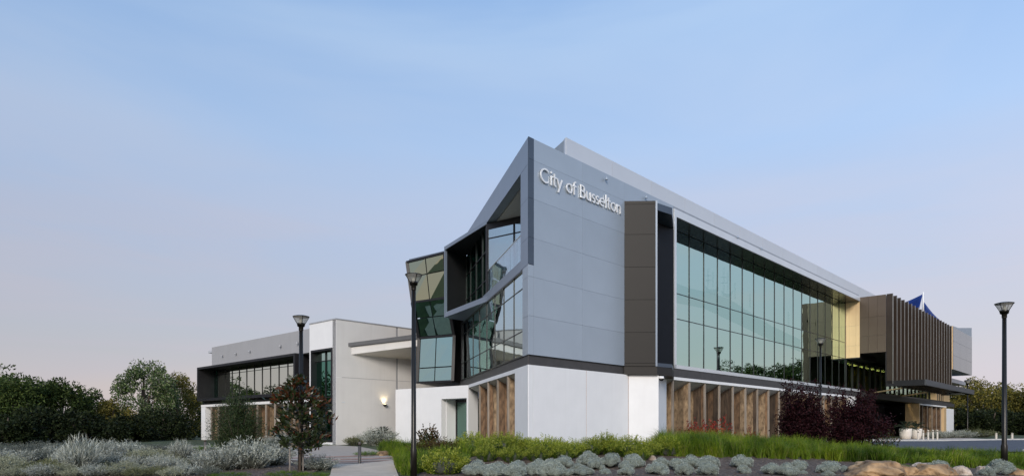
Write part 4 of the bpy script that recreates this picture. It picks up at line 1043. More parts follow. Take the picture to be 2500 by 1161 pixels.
# silver cushion bushes
def cushion_mesh(seed):
    rg = np.random.default_rng(seed); k = rg.integers(13, 19)
    lob = []
    for i in range(k):
        a = 2 * math.pi * i / k + rg.uniform(-.4, .4); rr = rg.uniform(.10, .31)
        r = rg.uniform(.12, .20)
        lob.append(((math.cos(a) * rr, math.sin(a) * rr, rg.uniform(.10, .26) + (.31 - rr) * .75), r))
    lob.append(((0, 0, .38), .2))
    Q = []
    for c, r in lob:
        n = 330
        d = unit(rg.normal(size=(n, 3))); d[:, 2] = np.abs(d[:, 2]) * 1.0 - 0.25; d = unit(d)
        C = np.array(c) + d * r * rg.uniform(.80, 1.0, (n, 1))
        C[:, 2] = np.maximum(C[:, 2], .01)
        Q.append(leaves(C, d + rg.normal(size=(n, 3)) * .55, rg.uniform(.025, .045, n), rg.uniform(.012, .02, n), rg))
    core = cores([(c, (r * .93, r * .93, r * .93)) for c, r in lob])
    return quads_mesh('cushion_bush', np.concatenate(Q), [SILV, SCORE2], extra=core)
CUSH = [cushion_mesh(s) for s in range(6)]
CB = [(1166,1162,62),(1218,1160,52),(1266,1156,50),(1301,1163,46),(1316,1146,48),(1376,1140,54),(1347,1154,50),(1346,1167,64),(1390,1163,34),(1436,1135,58),(1453,1147,44),(1491,1142,56),(1527,1146,40),
      (1548,1140,48),(1478,1157,30),(1530,1161,42),(1614,1141,46),(1605,1159,54),(1653,1149,48),(1686,1141,52),(1728,1143,58),(1672,1162,44),(1729,1162,56),(1809,1141,52),(1815,1156,40),(1884,1158,48),
      (1412,1151,36),(1425,1163,50),(1200,1170,52),(1255,1172,52),(1921,1163,48),(1948,1150,46),(1962,1158,24),(2025,1156,54),(2062,1152,26),(2022,1165,32),(2098,1141,22),(2290,1152,48),(2312,1163,34),(2440,1159,62),(2410,1164,40)]
rg0 = np.random.default_rng(5)
for i, (px, py, w) in enumerate(sorted(CB)):
    x, y = ground_at(px, min(py, 1160)); 
    if py > 1160: y -= (py - 1160) * 0.06; x = X(px, y)
    s = w / FPX * y / 0.80
    size = 'small' if w < 38 else ('broad' if w > 53 else 'round')
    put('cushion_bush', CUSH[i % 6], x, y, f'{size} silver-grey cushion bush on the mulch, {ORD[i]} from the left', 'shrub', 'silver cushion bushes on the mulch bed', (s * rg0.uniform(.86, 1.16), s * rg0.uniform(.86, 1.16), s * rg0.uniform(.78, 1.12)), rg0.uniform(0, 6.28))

# spiky shrubs: radiating stems covered in small leaves
def spiky_mesh(name, seed, mats, h=1.0, r=0.9, stems=90, lv=26, leaf=(.05, .012), up=0.6, core=True, midf=None, tip=None):
    rg = np.random.default_rng(seed)
    a = rg.uniform(0, 2 * math.pi, stems); sp = np.sqrt(rg.uniform(0, 1, stems))
    base = np.stack([np.cos(a) * sp * r * .35, np.sin(a) * sp * r * .35, np.zeros(stems)], 1)
    hh = h * (1 - .45 * sp ** 2) * rg.uniform(.72, 1.08, stems)
    tipp = np.stack([np.cos(a) * sp * r, np.sin(a) * sp * r, hh], 1) + rg.normal(size=(stems, 3)) * .05 * h
    f = np.linspace(.12, 1.0, lv)
    P = base[:, None] + (tipp - base)[:, None] * f[None, :, None]
    P[..., 2] += np.sin(f * math.pi)[None] * .06 * h
    d = unit(tipp - base)[:, None] * up + rg.normal(size=(stems, lv, 3)) * .55
    P = P + rg.normal(size=P.shape) * .018
    P = P.reshape(-1, 3); d = d.reshape(-1, 3); n = len(P)
    fl = np.tile(f, stems)
    Q = leaves(P, d, rg.uniform(.7, 1.4, n) * leaf[0], rg.uniform(.7, 1.3, n) * leaf[1], rg)
    Q[..., 2] = np.maximum(Q[..., 2], 0.0)
    mi = None
    if tip: mi = (fl + rg.normal(size=n) * .12 > tip).astype(np.int32)
    # stems as slim quads
    S = unit(np.cross(tipp - base, rg.normal(size=(stems, 3)))) * .006 * h
    T = np.stack([base - S, base + S, tipp + S * .3, tipp - S * .3], 1)
    Q = np.concatenate([Q, T]); 
    if mi is not None: mi = np.concatenate([mi, np.zeros(stems, np.int32)])
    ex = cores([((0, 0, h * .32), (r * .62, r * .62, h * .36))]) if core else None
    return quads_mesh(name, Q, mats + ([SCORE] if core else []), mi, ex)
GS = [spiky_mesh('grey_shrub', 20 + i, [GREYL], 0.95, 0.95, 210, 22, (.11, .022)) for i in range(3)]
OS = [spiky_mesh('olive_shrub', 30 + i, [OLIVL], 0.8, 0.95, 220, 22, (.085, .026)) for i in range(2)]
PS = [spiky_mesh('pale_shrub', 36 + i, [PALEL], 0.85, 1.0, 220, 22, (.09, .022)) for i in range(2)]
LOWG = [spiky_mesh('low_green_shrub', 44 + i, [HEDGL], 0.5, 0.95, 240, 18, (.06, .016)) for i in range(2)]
lst = []
rl = random.Random(11)
# left bed: clumps set out as in the photograph
SPK = [spiky_mesh('grey_shrub', 24 + i, [GREYL], 1.0, 0.8, 170, 16, (.19, .022), up=1.5) for i in range(2)]
DK = spiky_mesh('dark_grey_shrub', 27, [leafmat('dark_grey_leaf', [(.05, .06, .045), (.12, .135, .11), (.22, .235, .20), (.07, .08, .06)], .15)], 0.9, 1.0, 220, 22, (.09, .024))
BED = [(-12,1160,120,60,'p'),(20,1116,95,36,'d'),(62,1112,100,34,'d'),(112,1108,110,34,'d'),(165,1104,80,24,'d'),(22,1146,80,40,'p'),(66,1158,76,34,'o'),(112,1156,84,44,'o'),(88,1134,86,44,'d'),(150,1140,60,40,'g'),
       (196,1152,112,76,'s'),(256,1124,104,50,'g'),(306,1118,96,42,'g'),(236,1148,58,34,'o'),(300,1162,118,40,'y'),(352,1134,112,46,'p'),(400,1126,84,34,'p'),(356,1106,70,24,'d'),(404,1104,64,22,'d'),(440,1126,66,46,'s'),
       (418,1150,86,36,'g'),(384,1164,70,30,'o'),(472,1118,58,28,'l'),(476,1140,66,30,'d'),(452,1164,80,32,'g'),(180,1168,66,26,'y'),(40,1170,80,30,'y'),(506,1164,66,28,'d'),(280,1100,70,20,'d'),(230,1104,64,22,'d'),(0,1128,84,34,'g'),(132,1122,86,36,'g'),(212,1122,76,32,'p'),(332,1150,84,38,'g'),(272,1142,84,42,'g'),(350,1116,66,28,'g'),(432,1142,64,32,'p'),(146,1162,86,36,'p'),(232,1166,84,32,'g'),(334,1170,74,28,'o'),(494,1128,56,30,'g'),(60,1136,80,38,'g'),(170,1128,70,38,'g'),(390,1142,70,34,'g'),(100,1168,84,32,'g'),(420,1170,70,28,'p')]
KD = {'g': ('grey_shrub', 'silvery grey spreading shrub'), 's': ('grey_shrub', 'upright bright silver shrub with long stems'), 'd': ('dark_grey_shrub', 'dull dark grey mounded shrub'), 'o': ('olive_shrub', 'olive green mounded shrub'),
      'p': ('pale_shrub', 'pale grey-green mounded shrub'), 'y': ('pale_shrub', 'pale yellowish low mounded shrub'), 'l': ('low_green_shrub', 'fresh green low shrub')}
rc = {}
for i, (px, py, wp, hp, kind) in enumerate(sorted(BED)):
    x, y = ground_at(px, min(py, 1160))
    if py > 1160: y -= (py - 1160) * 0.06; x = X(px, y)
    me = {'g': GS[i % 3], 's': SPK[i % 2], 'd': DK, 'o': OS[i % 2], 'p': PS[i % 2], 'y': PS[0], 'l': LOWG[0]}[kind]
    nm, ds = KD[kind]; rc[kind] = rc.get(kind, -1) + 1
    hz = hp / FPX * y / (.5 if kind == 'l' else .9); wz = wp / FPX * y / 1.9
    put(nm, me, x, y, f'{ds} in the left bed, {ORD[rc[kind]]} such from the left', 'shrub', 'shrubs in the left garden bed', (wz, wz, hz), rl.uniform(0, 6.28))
SPEC = [(GS[0], 'grey_shrub', 606, 1144, 72, 1.05, 'large silvery grey shrub left of the staked magnolia'), (GS[1], 'grey_shrub', 536, 1148, 60, 1.1, 'lavender-grey shrub between the left bed and the large silver shrub'),
        (GS[2], 'grey_shrub', 664, 1136, 58, 1.0, 'silver shrub directly left of the magnolia trunk'), (GS[0], 'grey_shrub', 690, 1092, 36, 1.3, 'distant grey shrub in front of the low wing timber fins'),
        (GS[1], 'grey_shrub', 774, 1146, 36, 1.5, 'low teal-grey shrub beside the concrete footpath'), (GS[2], 'grey_shrub', 925, 1086, 42, 1.2, 'feathery grey shrub against the cream end wall below the lit wall light'),
        (GS[1], 'grey_shrub', 446, 1120, 40, .9, 'twiggy pale grey shrub at the right end of the left bed'), (OS[0], 'olive_shrub', 640, 1100, 30, 1.6, 'olive shrub between the feathery tree and the low wing'),
        (LOWG[0], 'low_green_shrub', 520, 1098, 26, 2.2, 'bright green low shrub below the far white pier of the low wing'), (LOWG[1], 'low_green_shrub', 700, 1163, 28, 2.0, 'low green ground cover at the foot of the magnolia stakes'),
        (LOWG[0], 'low_green_shrub', 760, 1168, 26, 1.8, 'low green ground cover right of the magnolia stakes'), (LOWG[1], 'low_green_shrub', 800, 1087, 9, 2.4, 'thin strip of low green plants along the tall emerald window'),
        (OS[1], 'olive_shrub', 866, 1086, 26, 1.1, 'small dark green bush at the foot of the cream end wall'), (LOWG[0], 'low_green_shrub', 900, 1112, 24, 1.6, 'leafy green clump beside the path bollard'),
        (OS[1], 'olive_shrub', 2385, 1066, 22, 2.2, 'low green shrub beyond the road under the right trees'), (GS[0], 'grey_shrub', 2288, 1070, 20, 1.4, 'grey shrub behind the row of entrance bollards'),
        (GS[1], 'grey_shrub', 2318, 1069, 18, 1.7, 'grey mounded shrub below the far white end wall'), (GS[2], 'grey_shrub', 2350, 1069, 20, 1.6, 'grey mounded shrub right of the far white end wall'),
        (LOWG[0], 'low_green_shrub', 2205, 1140, 16, 1.2, 'small green plant behind the largest boulder'), (LOWG[1], 'low_green_shrub', 2325, 1146, 24, 1.0, 'leafy green plant right of the flat pale boulder'),
        (LOWG[0], 'low_green_shrub', 2462, 1150, 34, 1.2, 'leafy green plant right of the right-hand cushion bush'), (LOWG[1], 'low_green_shrub', 2375, 1140, 22, 1.4, 'green tuft in front of the grass near the right lamp'),
        (LOWG[0], 'low_green_shrub', 1930, 1137, 18, 1.2, 'small green plant between cushion bushes left of the boulders'), (LOWG[1], 'low_green_shrub', 2110, 1136, 16, 1.3, 'small green plant at the left shoulder of the largest boulder'),
        (LOWG[0], 'low_green_shrub', 1655, 1126, 18, 1.1, 'small yellow-green plant at the foot of the grass'),
        (LOWG[1], 'low_green_shrub', 560, 1168, 26, 2.0, 'low green plants in front of the lavender-grey shrub')]
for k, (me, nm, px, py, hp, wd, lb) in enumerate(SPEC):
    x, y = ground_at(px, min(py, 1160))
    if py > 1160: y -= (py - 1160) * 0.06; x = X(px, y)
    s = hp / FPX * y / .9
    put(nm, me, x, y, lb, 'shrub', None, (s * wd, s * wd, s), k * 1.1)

# hedge shrubs along the white wall and the yellow-green one by the lamp
HS = [spiky_mesh('hedge_shrub', 50 + i, [HEDGL, YELL], 1.0, 0.75, 210, 40, (.062, .022), up=.7, tip=.72) for i in range(3)]
hp_ = [(1150 + 36 * i + rl.uniform(-8, 8), 1112 + rl.uniform(-4, 6), 52 + rl.uniform(-8, 9)) for i in range(13)] + [(1190 + 62 * i, 1126 + rl.uniform(-3, 3), 44) for i in range(4)] + [(1632, 1112, 50), (1604, 1110, 48), (1650, 1108, 46), (1560, 1124, 40)]
hp_.sort()
for i, (px, py, hp) in enumerate(hp_):
    x, y = ground_at(px, py); s = hp / FPX * y
    put('hedge_shrub', HS[i % 3], x, y, f'upright bright green hedge shrub below the white corner wall, {ORD[i]} from the left', 'shrub', 'hedge shrubs along the white wall', (s * 1.15, s * 1.15, s), i * 2.1)
x, y = ground_at(1086, 1158)
put('yellow_shrub', spiky_mesh('yellow_shrub', 60, [HEDGL, YELL], 0.95, 0.85, 150, 26, (.085, .036), up=.7, tip=.30), x, y, 'yellow-green leafy shrub right of the nearest lamp pole', 'shrub', None, (1, 1, 1))
x, y = ground_at(1066, 1120)
put('rust_shrub', spiky_mesh('rust_shrub', 61, [RUSTL, MAGL], 0.95, 1.35, 210, 24, (.11, .034), up=.4), x, y, 'rusty brown spreading shrub behind the nearest lamp pole', 'shrub')
x, y = ground_at(1046, 1096)
put('dark_leafy_shrub', spiky_mesh('dark_leafy_shrub', 62, [MAGL, RUSTL], 1.45, .85, 70, 14, (.15, .08), up=.5, core=False, tip=.7), x, y, 'dark bronze-leaved shrub in front of the white doorway wall', 'shrub')
for i, (px, py, hh) in enumerate(((1682, 1098, 1.0), (1716, 1096, 1.25), (1760, 1094, 1.25), (1838, 1092, .9))):
    x, y = ground_at(px, py); y = min(y + 3.2, 34.2); x = X(px, y)
    put('red_nandina', spiky_mesh('red_nandina', 70 + i, [REDL], 1.3, .6, 22, 16, (.10, .05), up=.3, core=False), x, y, f'wispy red-leaved shrub before the timber fins, {ORD[i]} from the left', 'shrub', 'red shrubs before the timber fins', (hh, hh, hh), i)

# plum shrubs
def plum_mesh(seed, h, r):
    rg = np.random.default_rng(seed); n = 17000
    k = 55
    cc = unit(rg.normal(size=(k, 3))) * rg.uniform(.15, .95, (k, 1)) * np.array([r, r, h * .42]) + np.array([0, 0, h * .50])
    w = rg.integers(0, k, n)
    cc[:, :2] *= (.62 + .38 * np.clip(cc[:, 2:3] / (h * .55), 0, 1))
    P = cc[w] + rg.normal(size=(n, 3)) * np.array([.20, .20, .22])
    sh = 60; a = rg.uniform(0, 6.28, sh); rr = rg.uniform(.05, .62, sh) * r
    st = np.stack([np.cos(a) * rr, np.sin(a) * rr, np.full(sh, h * .75)], 1)
    f = rg.uniform(0, 1, (sh, 60, 1)); P2 = st[:, None] + f * np.stack([np.cos(a) * .2, np.sin(a) * .2, rg.uniform(.5, 1.0, sh) ** 2 * 1.7], 1)[:, None] + rg.normal(size=(sh, 60, 3)) * .045
    P = np.concatenate([P, P2.reshape(-1, 3)]); P[:, 2] = np.maximum(P[:, 2], .05)
    m = len(P)
    return quads_mesh('foliage', leaves(P, rg.normal(size=(m, 3)) + np.array([0, 0, .3]), rg.uniform(.07, .13, m), rg.uniform(.045, .075, m), rg), [PLUM])
def plant_thing(name, x, y, label, cat, foliage, part, trunk_mb, tmat=BARK, group=None, s=1.0, rz=0.0, extra=()):
    z = gz(x, y) - .05
    t = thing(name, (x, y, z), label, cat, group); t.scale = (s, s, s); t.rotation_euler = (0, 0, rz)
    o = bpy.data.objects.new(part, foliage); COL.objects.link(o); o.parent = t
    for nm, me in extra:
        o = bpy.data.objects.new(nm, me); COL.objects.link(o); o.parent = t
    if trunk_mb:
        me = bpy.data.meshes.new('trunk'); me.from_pydata(trunk_mb.v, [], trunk_mb.f); me.materials.append(tmat)
        me.polygons.foreach_set('use_smooth', [True] * len(me.polygons)); me.update()
        o = bpy.data.objects.new('trunk', me); COL.objects.link(o); o.parent = t
    return t
for i, (px, d, h, r, lb) in enumerate(((1958, 30.6, 2.35, 1.25, 'dark purple plum shrub left of the far lamp pole'), (2078, 30.0, 2.3, 1.5, 'dark purple plum shrub right of the far lamp pole, nearest the entrance'))):
    mb = MB()
    for j in range(5):
        a = j * 1.3; mb.tube([(math.cos(a) * .12, math.sin(a) * .12, 0), (math.cos(a) * .5, math.sin(a) * .5, h * .6)], [.03, .012], 6)
    plant_thing('plum_shrub', X(px, d), d, lb, 'shrub', plum_mesh(80 + i, h, r), 'foliage', mb, group='dark purple plum shrubs')
x, y = X(2158, 33), 33
put('small_leafy_shrub', spiky_mesh('small_leafy_shrub', 90, [MAGL, RUSTL], 1.35, .75, 40, 16, (.10, .05), up=.4, core=False, tip=.85), x, y, 'sparse small-leaved shrub right of the purple shrubs', 'shrub')

# tussock grass: blades in arching tufts
def grass():
    rg = np.random.default_rng(3); TX, TY = [], []
    def area(poly, n, hfun):
        A = np.array(poly); lo, hi = A.min(0), A.max(0); out = []
        while len(out) < n:
            p = rg.uniform(lo, hi); ins = False; j = len(A) - 1
            for i in range(len(A)):
                if (A[i, 1] > p[1]) != (A[j, 1] > p[1]) and p[0] < (A[j, 0] - A[i, 0]) * (p[1] - A[i, 1]) / (A[j, 1] - A[i, 1]) + A[i, 0]: ins = not ins
                j = i
            if ins: out.append((p[0], p[1], hfun(p)))
        return out
    def g2(px, py): return ground_at(px, py)
    T = area([g2(1610, 1113), g2(1760, 1118), g2(2000, 1124), g2(2230, 1136), g2(2560, 1148), g2(2560, 1126), g2(2200, 1115), g2(1900, 1101), g2(1610, 1097)], 1000, lambda p: rg.uniform(.66, .95) * (1.0 - .40 * float(np.clip((p[0] - 8) / 8, 0, 1))))
    T += area([g2(950, 1112), g2(1000, 1150), g2(1070, 1135), g2(1180, 1122), g2(1180, 1104), g2(960, 1097)], 260, lambda p: rg.uniform(.5, .75))
    T += area([g2(960, 1130), g2(985, 1160), g2(1120, 1158), g2(1150, 1130)], 90, lambda p: rg.uniform(.45, .65))
    T += area([g2(925, 1103), g2(965, 1120), g2(985, 1094), g2(935, 1094)], 80, lambda p: rg.uniform(.45, .7))
    Q = []
    for (x, y, h) in T:
        n = 78; z = gz(x, y)
        h *= 1 + .38 * mnoise.noise(Vector((x * .8, y * .8, 0)))
        a = rg.uniform(0, 6.28, n); ln = h * rg.uniform(.5, 1.2, n); le = rg.uniform(.10, .95, n) ** 1.3
        b = np.stack([x + rg.normal(size=n) * .06, y + rg.normal(size=n) * .06, np.full(n, z)], 1)
        dx = np.stack([np.cos(a), np.sin(a), np.zeros(n)], 1)
        m1 = b + dx * (ln * le * .35)[:, None] + np.stack([0 * a, 0 * a, ln * .62], 1)
        t_ = b + dx * (ln * le)[:, None] + np.stack([0 * a, 0 * a, ln * (1 - .35 * le)], 1)
        s = np.stack([-np.sin(a + 1), np.cos(a + 1), 0 * a], 1) * rg.uniform(.004, .009, n)[:, None]
        Q.append(np.stack([b - s, b + s, m1 + s, m1 - s], 1)); Q.append(np.stack([m1 - s, m1 + s, t_ + s * .15, t_ - s * .15], 1))
    me = quads_mesh('tussock_grass', np.concatenate(Q), [GRASL])
    o = bpy.data.objects.new('tussock_grass', me); COL.objects.link(o)
    setp(o, 'fine green tussock grass in a long band behind the mulch bed', 'grass', kind='stuff')
grass()
# leaf litter and small pale flowers on the mulch
def litter():
    rg = np.random.default_rng(8); n = 9000
    x = np.concatenate([rg.uniform(-3.2, 17, n - 3500), rg.uniform(-20, -6.8, 3500)]); y = rg.uniform(21, 27, n)
    z = gz(x, y) + .045
    d = rg.normal(size=(n, 3)); d[:, 2] *= .25
    me = quads_mesh('mulch_chips', leaves(np.stack([x, y, z], 1), d, rg.uniform(.03, .09, n), rg.uniform(.012, .03, n), rg), [leafmat('mulch_chip', [(.05, .035, .028), (.12, .09, .07), (.20, .16, .13), (.08, .06, .05)], 0)])
    o = bpy.data.objects.new('mulch_chips', me); COL.objects.link(o)
    setp(o, 'loose bark chips scattered over the mulch bed', 'mulch', kind='stuff')
litter()

# ------------------------------------------------------------------ trees
def tree(name, label, px, d, top_py, wpx, mat, seed, n=5200, leaf=.28, group=None, base=0.12, x=None, topz=None, rx=None):
    rg = np.random.default_rng(seed)
    x = X(px, d) if x is None else x
    z0 = gz(x, d); H = (Zp(top_py, d) if topz is None else topz) - z0
    r = (wpx / FPX * d / 2) if rx is None else rx
    k = 80
    u = unit(rg.normal(size=(k, 3)))
    cz = H * (base + 1) / 2; hz = H * (1 - base) / 2
    cc = u * (rg.uniform(.35, 1.0, (k, 1)) ** .4) * np.array([r * .86, r * .86, hz * .86]) + np.array([0, 0, cz])
    cr = rg.uniform(.14, .27, k) * min(r, hz) * 1.15
    w = rg.integers(0, k, n)
    dirn = unit(rg.normal(size=(n, 3)))
    P = cc[w] + dirn * (cr[w] * rg.uniform(.3, 1.0, n) ** .5)[:, None]
    keep = P[:, 2] > .05; P = P[keep]; dirn = dirn[keep]; n = len(P)
    D = dirn * .8 + rg.normal(size=(n, 3)) * .8 + np.array([0, 0, -.15])
    me = quads_mesh('crown', leaves(P, D, rg.uniform(.6, 1.4, n) * leaf, rg.uniform(.5, 1.0, n) * leaf * .6, rg), [mat])
    mb = MB()
    tr = max(.10, r * .075)
    mb.tube([(0, 0, -.1), (r * .03, 0, H * .3), (-r * .03, r * .02, H * .62), (0, 0, H * .85)], [tr, tr * .8, tr * .5, tr * .12], 8)
    for j in rg.choice(k, 12, replace=False):
        f = rg.uniform(.2, .55); s0 = (0, 0, H * f); e = cc[j]
        m = (s0[0] * .5 + e[0] * .5, s0[1] * .5 + e[1] * .5, s0[2] * .35 + e[2] * .65 - .1 * H)
        mb.tube([s0, m, tuple(e)], [tr * .45, tr * .28, tr * .08], 5)
    return plant_thing(name, x, d, label, 'tree', me, 'crown', mb, group=group)
G1 = 'trees behind the left garden bed'
for i, (px, d, ty, w, m, nm, lb, n) in enumerate((
    (38, 60, 902, 190, TREEL, 'evergreen_tree', 'large dark evergreen tree at the far left edge', 8000),
    (150, 63, 918, 150, TREEL, 'evergreen_tree', 'dark round evergreen tree second from the left edge', 7000),
    (222, 69, 942, 110, TREEL, 'evergreen_tree', 'lower dark tree filling the dip left of the tall pale tree', 5200),
    (278, 66, 968, 120, TREEO, 'olive_tree', 'low olive tree at the foot of the tall pale tree', 5200),
    (352, 71, 872, 165, TREEP, 'pale_tree', 'tall pale green tree rising above the left tree line', 9000),
    (432, 76, 904, 130, TREEO, 'olive_tree', 'yellowish olive tree between the tall pale tree and the low wing', 4600),
    (470, 82, 948, 90, TREEL, 'evergreen_tree', 'dark tree touching the corner of the low wing', 4000),
    (400, 64, 985, 150, TREED, 'evergreen_tree', 'low dark tree in front of the olive tree by the low wing', 5200),
    (100, 55, 990, 190, TREED, 'evergreen_tree', 'low dark bushy tree in front of the left evergreens', 6000),
    (205, 56, 1000, 150, TREED, 'evergreen_tree', 'low dark bushy tree in the middle of the left tree line', 5200),
    (310, 57, 1012, 150, TREED, 'evergreen_tree', 'low dark bushy tree below the tall pale tree', 5200),
    (20, 52, 1005, 150, TREED, 'evergreen_tree', 'low dark bushy tree at the left picture edge', 5200))):
    tree(nm, lb, px, d, ty, w, m, 100 + i, int(n * 1.9), .27, G1, -.55 if ty > 960 else -.12)
G2 = 'trees beyond the road on the right'
for i, (px, d, ty, w, m, lb) in enumerate((
    (2395, 118, 916, 150, TREEO, 'golden olive tree just right of the building end'), (2468, 112, 938, 130, TREEO, 'broad olive tree behind the right street lamp'),
    (2352, 122, 936, 90, TREEO, 'olive tree partly behind the building end'), (2540, 108, 945, 150, TREEO, 'olive tree cut by the right picture edge'),
    (2430, 100, 995, 130, TREED, 'dark lower tree in front of the broad olive tree'), (2360, 104, 995, 110, TREED, 'dark lower tree beside the far white end wall'), (2500, 98, 1000, 120, TREED, 'dark lower tree at the right picture edge'))):
    tree('olive_tree' if m is TREEO else 'evergreen_tree', lb, px, d, ty, w, m, 130 + i, 11000, .42, G2, -.5 if ty > 960 else -.1)
# trees across the street that the big window mirrors, and those the low wing mirrors
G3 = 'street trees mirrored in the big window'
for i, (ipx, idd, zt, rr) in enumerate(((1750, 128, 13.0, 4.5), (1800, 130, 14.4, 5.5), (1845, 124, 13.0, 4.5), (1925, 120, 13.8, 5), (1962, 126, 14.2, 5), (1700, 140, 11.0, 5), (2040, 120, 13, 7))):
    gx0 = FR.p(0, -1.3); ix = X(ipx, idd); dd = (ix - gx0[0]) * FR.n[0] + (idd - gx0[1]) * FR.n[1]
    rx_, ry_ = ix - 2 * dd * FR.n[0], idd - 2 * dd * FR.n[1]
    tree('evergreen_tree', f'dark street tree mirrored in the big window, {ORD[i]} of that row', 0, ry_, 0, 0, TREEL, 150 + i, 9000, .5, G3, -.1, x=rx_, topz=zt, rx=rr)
G4 = 'trees mirrored in the low wing windows'
for i, (tx, ty, zt, rr) in enumerate(((-62, 62, 9, 6), (-74, 66, 8, 6), (-86, 72, 10, 7), (-70, 48, 7, 5), (-95, 60, 9, 7), (-58, 74, 7.5, 5))):
    tree('evergreen_tree', f'dark tree mirrored in the strip window of the low wing, {ORD[i]} of that group', 0, ty, 0, 0, TREEL, 170 + i, 8000, .45, G4, -.1, x=tx, topz=zt, rx=rr)

# magnolia with three stakes
def magnolia():
    rg = np.random.default_rng(42); x, d = X(728, 25.5), 25.5
    x, d = ground_at(732, 1152)
    H = (1152 - 920) / FPX * d
    k = 110
    f = rg.uniform(0, 1, k); zc = H * (.26 + .72 * f)
    prof = np.sin(np.clip((f * .86 + .14), 0, 1) * math.pi) ** .6 * H * .30
    a = rg.uniform(0, 6.28, k); rr = prof * np.sqrt(rg.uniform(.1, 1, k))
    tips = np.stack([np.cos(a) * rr, np.sin(a) * rr, zc], 1)
    C, D, M = [], [], []
    for i in range(k):
        m = 24; out = np.array([np.cos(a[i]), np.sin(a[i]), .9])
        dd = unit(out + rg.normal(size=(m, 3)) * .9)
        C.append(tips[i] + rg.normal(size=(m, 3)) * .085 - dd * .02); D.append(dd)
        pr = .42 if (f[i] > .66 or rr[i] > prof[i] * .93) else .04
        M.append((rg.uniform(size=m) < pr).astype(int))
    C = np.concatenate(C); D = np.concatenate(D); M = np.concatenate(M); n = len(C)
    # each leaf folded along its midrib: two quads per leaf
    L = rg.uniform(.15, .27, n); W = L * rg.uniform(.36, .46, n)
    Q = leaves(C, D, L, W, rg)
    me = quads_mesh('crown', Q[M == 0], [MAGL]); me2 = quads_mesh('rust_leaves', Q[M == 1], [MAGR])
    mb = MB(); mb.tube([(0, 0, -.1), (.02, 0, H * .35), (-.02, .02, H * .7), (0, 0, H * .97)], [.055, .045, .03, .008], 8)
    for i in range(0, k, 2): mb.tube([(0, 0, max(.3, zc[i] - .35)), tuple(tips[i])], [.018, .006], 5)
    plant_thing('magnolia_tree', x, d, 'young magnolia tree with rust-brown upper leaves, held by stakes', 'tree', me, 'crown', mb, extra=(('rust_leaves', me2),))
    for px, py, tp, lb in ((708, 1160, 1092, 'leftmost grey timber stake at the magnolia'), (740, 1154, 1090, 'rightmost grey timber stake at the magnolia')):
        xx = X(px, d - .3 if px < 720 else d + .1); yy = d - .3 if px < 720 else d + .1
        z = gz(xx, yy)
        setp(MB().tube([(xx, yy, z - .1), (xx - .01, yy, Zp(tp, yy))], [.035, .03], 8).build('tree_stake', STAKE, None, loc=(xx, yy, z), smooth=True), lb, 'stake', 'magnolia stakes')
magnolia()
# feathery dark tree in front of the low wing
def feathery():
    rg = np.random.default_rng(77); x, d = ground_at(578, 1112)
    H = (1112 - 922) / FPX * d; k = 460
    a = rg.uniform(0, 6.28, k); f = rg.uniform(.05, 1, k) ** .8; prof = H * .42 * np.sin(np.clip(.20 + f * .78, 0, 1) * math.pi) ** .7
    tips = np.stack([np.cos(a) * prof * rg.uniform(.4, 1, k), np.sin(a) * prof * rg.uniform(.4, 1, k), H * (.08 + .74 * f)], 1)
    tips[:8] = np.stack([rg.uniform(-.1, .35, 8), rg.uniform(-.3, .3, 8), H * rg.uniform(.82, 1.0, 8)], 1)
    ff = np.linspace(.25, 1, 62)
    st = np.stack([tips[:, 0] * .15, tips[:, 1] * .15, tips[:, 2] * .35], 1)
    P = (st[:, None] + (tips - st)[:, None] * ff[None, :, None] + rg.normal(size=(k, 62, 3)) * .10).reshape(-1, 3); n = len(P)
    me = quads_mesh('foliage', leaves(P, rg.normal(size=(n, 3)) + np.array([0, 0, -.2]), rg.uniform(.08, .18, n), rg.uniform(.016, .034, n), rg), [BAMB])
    mb = MB()
    for i in range(0, k, 6): mb.tube([(st[i][0] * .3, st[i][1] * .3, 0), tuple(st[i]), tuple(tips[i])], [.02, .014, .004], 5)
    plant_thing('feathery_tree', x, d, 'dark green feathery bamboo-like tree before the low wing', 'tree', me, 'foliage', mb)
feathery()
# fan palm at the end wall, cycads for the pots
def fan_mesh(seed, n_f, L, droop):
    rg = np.random.default_rng(seed); C, D, LL = [], [], []
    for i in range(n_f):
        a = 2 * math.pi * i / n_f + rg.uniform(-.2, .2); el = rg.uniform(.1, 1.2)
        d0 = np.array([math.cos(a) * math.cos(el), math.sin(a) * math.cos(el), math.sin(el)])
        for s in np.linspace(.2, 1, 18):
            p = d0 * L * s + np.array([0, 0, -droop * s * s * L])
            side = unit(np.cross(d0, [0, 0, 1.0]))
            for sg in (-1, 1):
                C.append(p); D.append(side * sg + d0 * .8 + np.array([0, 0, -.2])); LL.append(L * .30 * math.sin(.3 + 2.6 * s * .9))
    C, D, LL = np.array(C), np.array(D), np.abs(np.array(LL)) + .02
    return quads_mesh('fronds', leaves(C, D, LL, .03 * np.ones(len(C)) * L / .8, rg), [PALML])
def palm(name, x, y, z, label, me, th, tr):
    t = thing(name, (x, y, z), label, 'plant')
    o = bpy.data.objects.new('fronds', me); COL.objects.link(o); o.parent = t; o.location = (0, 0, th)
    mb = MB().tube([(0, 0, -.1), (0, 0, th * .6), (0, 0, th + .02)], [tr, tr * .9, tr * .7], 8)
    m = bpy.data.meshes.new('trunk'); m.from_pydata(mb.v, [], mb.f); m.materials.append(BARK); m.update()
    o = bpy.data.objects.new('trunk', m); COL.objects.link(o); o.parent = t
x, y = ground_at(934, 1085)
palm('fan_palm', x, y, gz(x, y), 'small fan palm against the cream end wall', fan_mesh(1, 14, .85, .35), .75, .09)

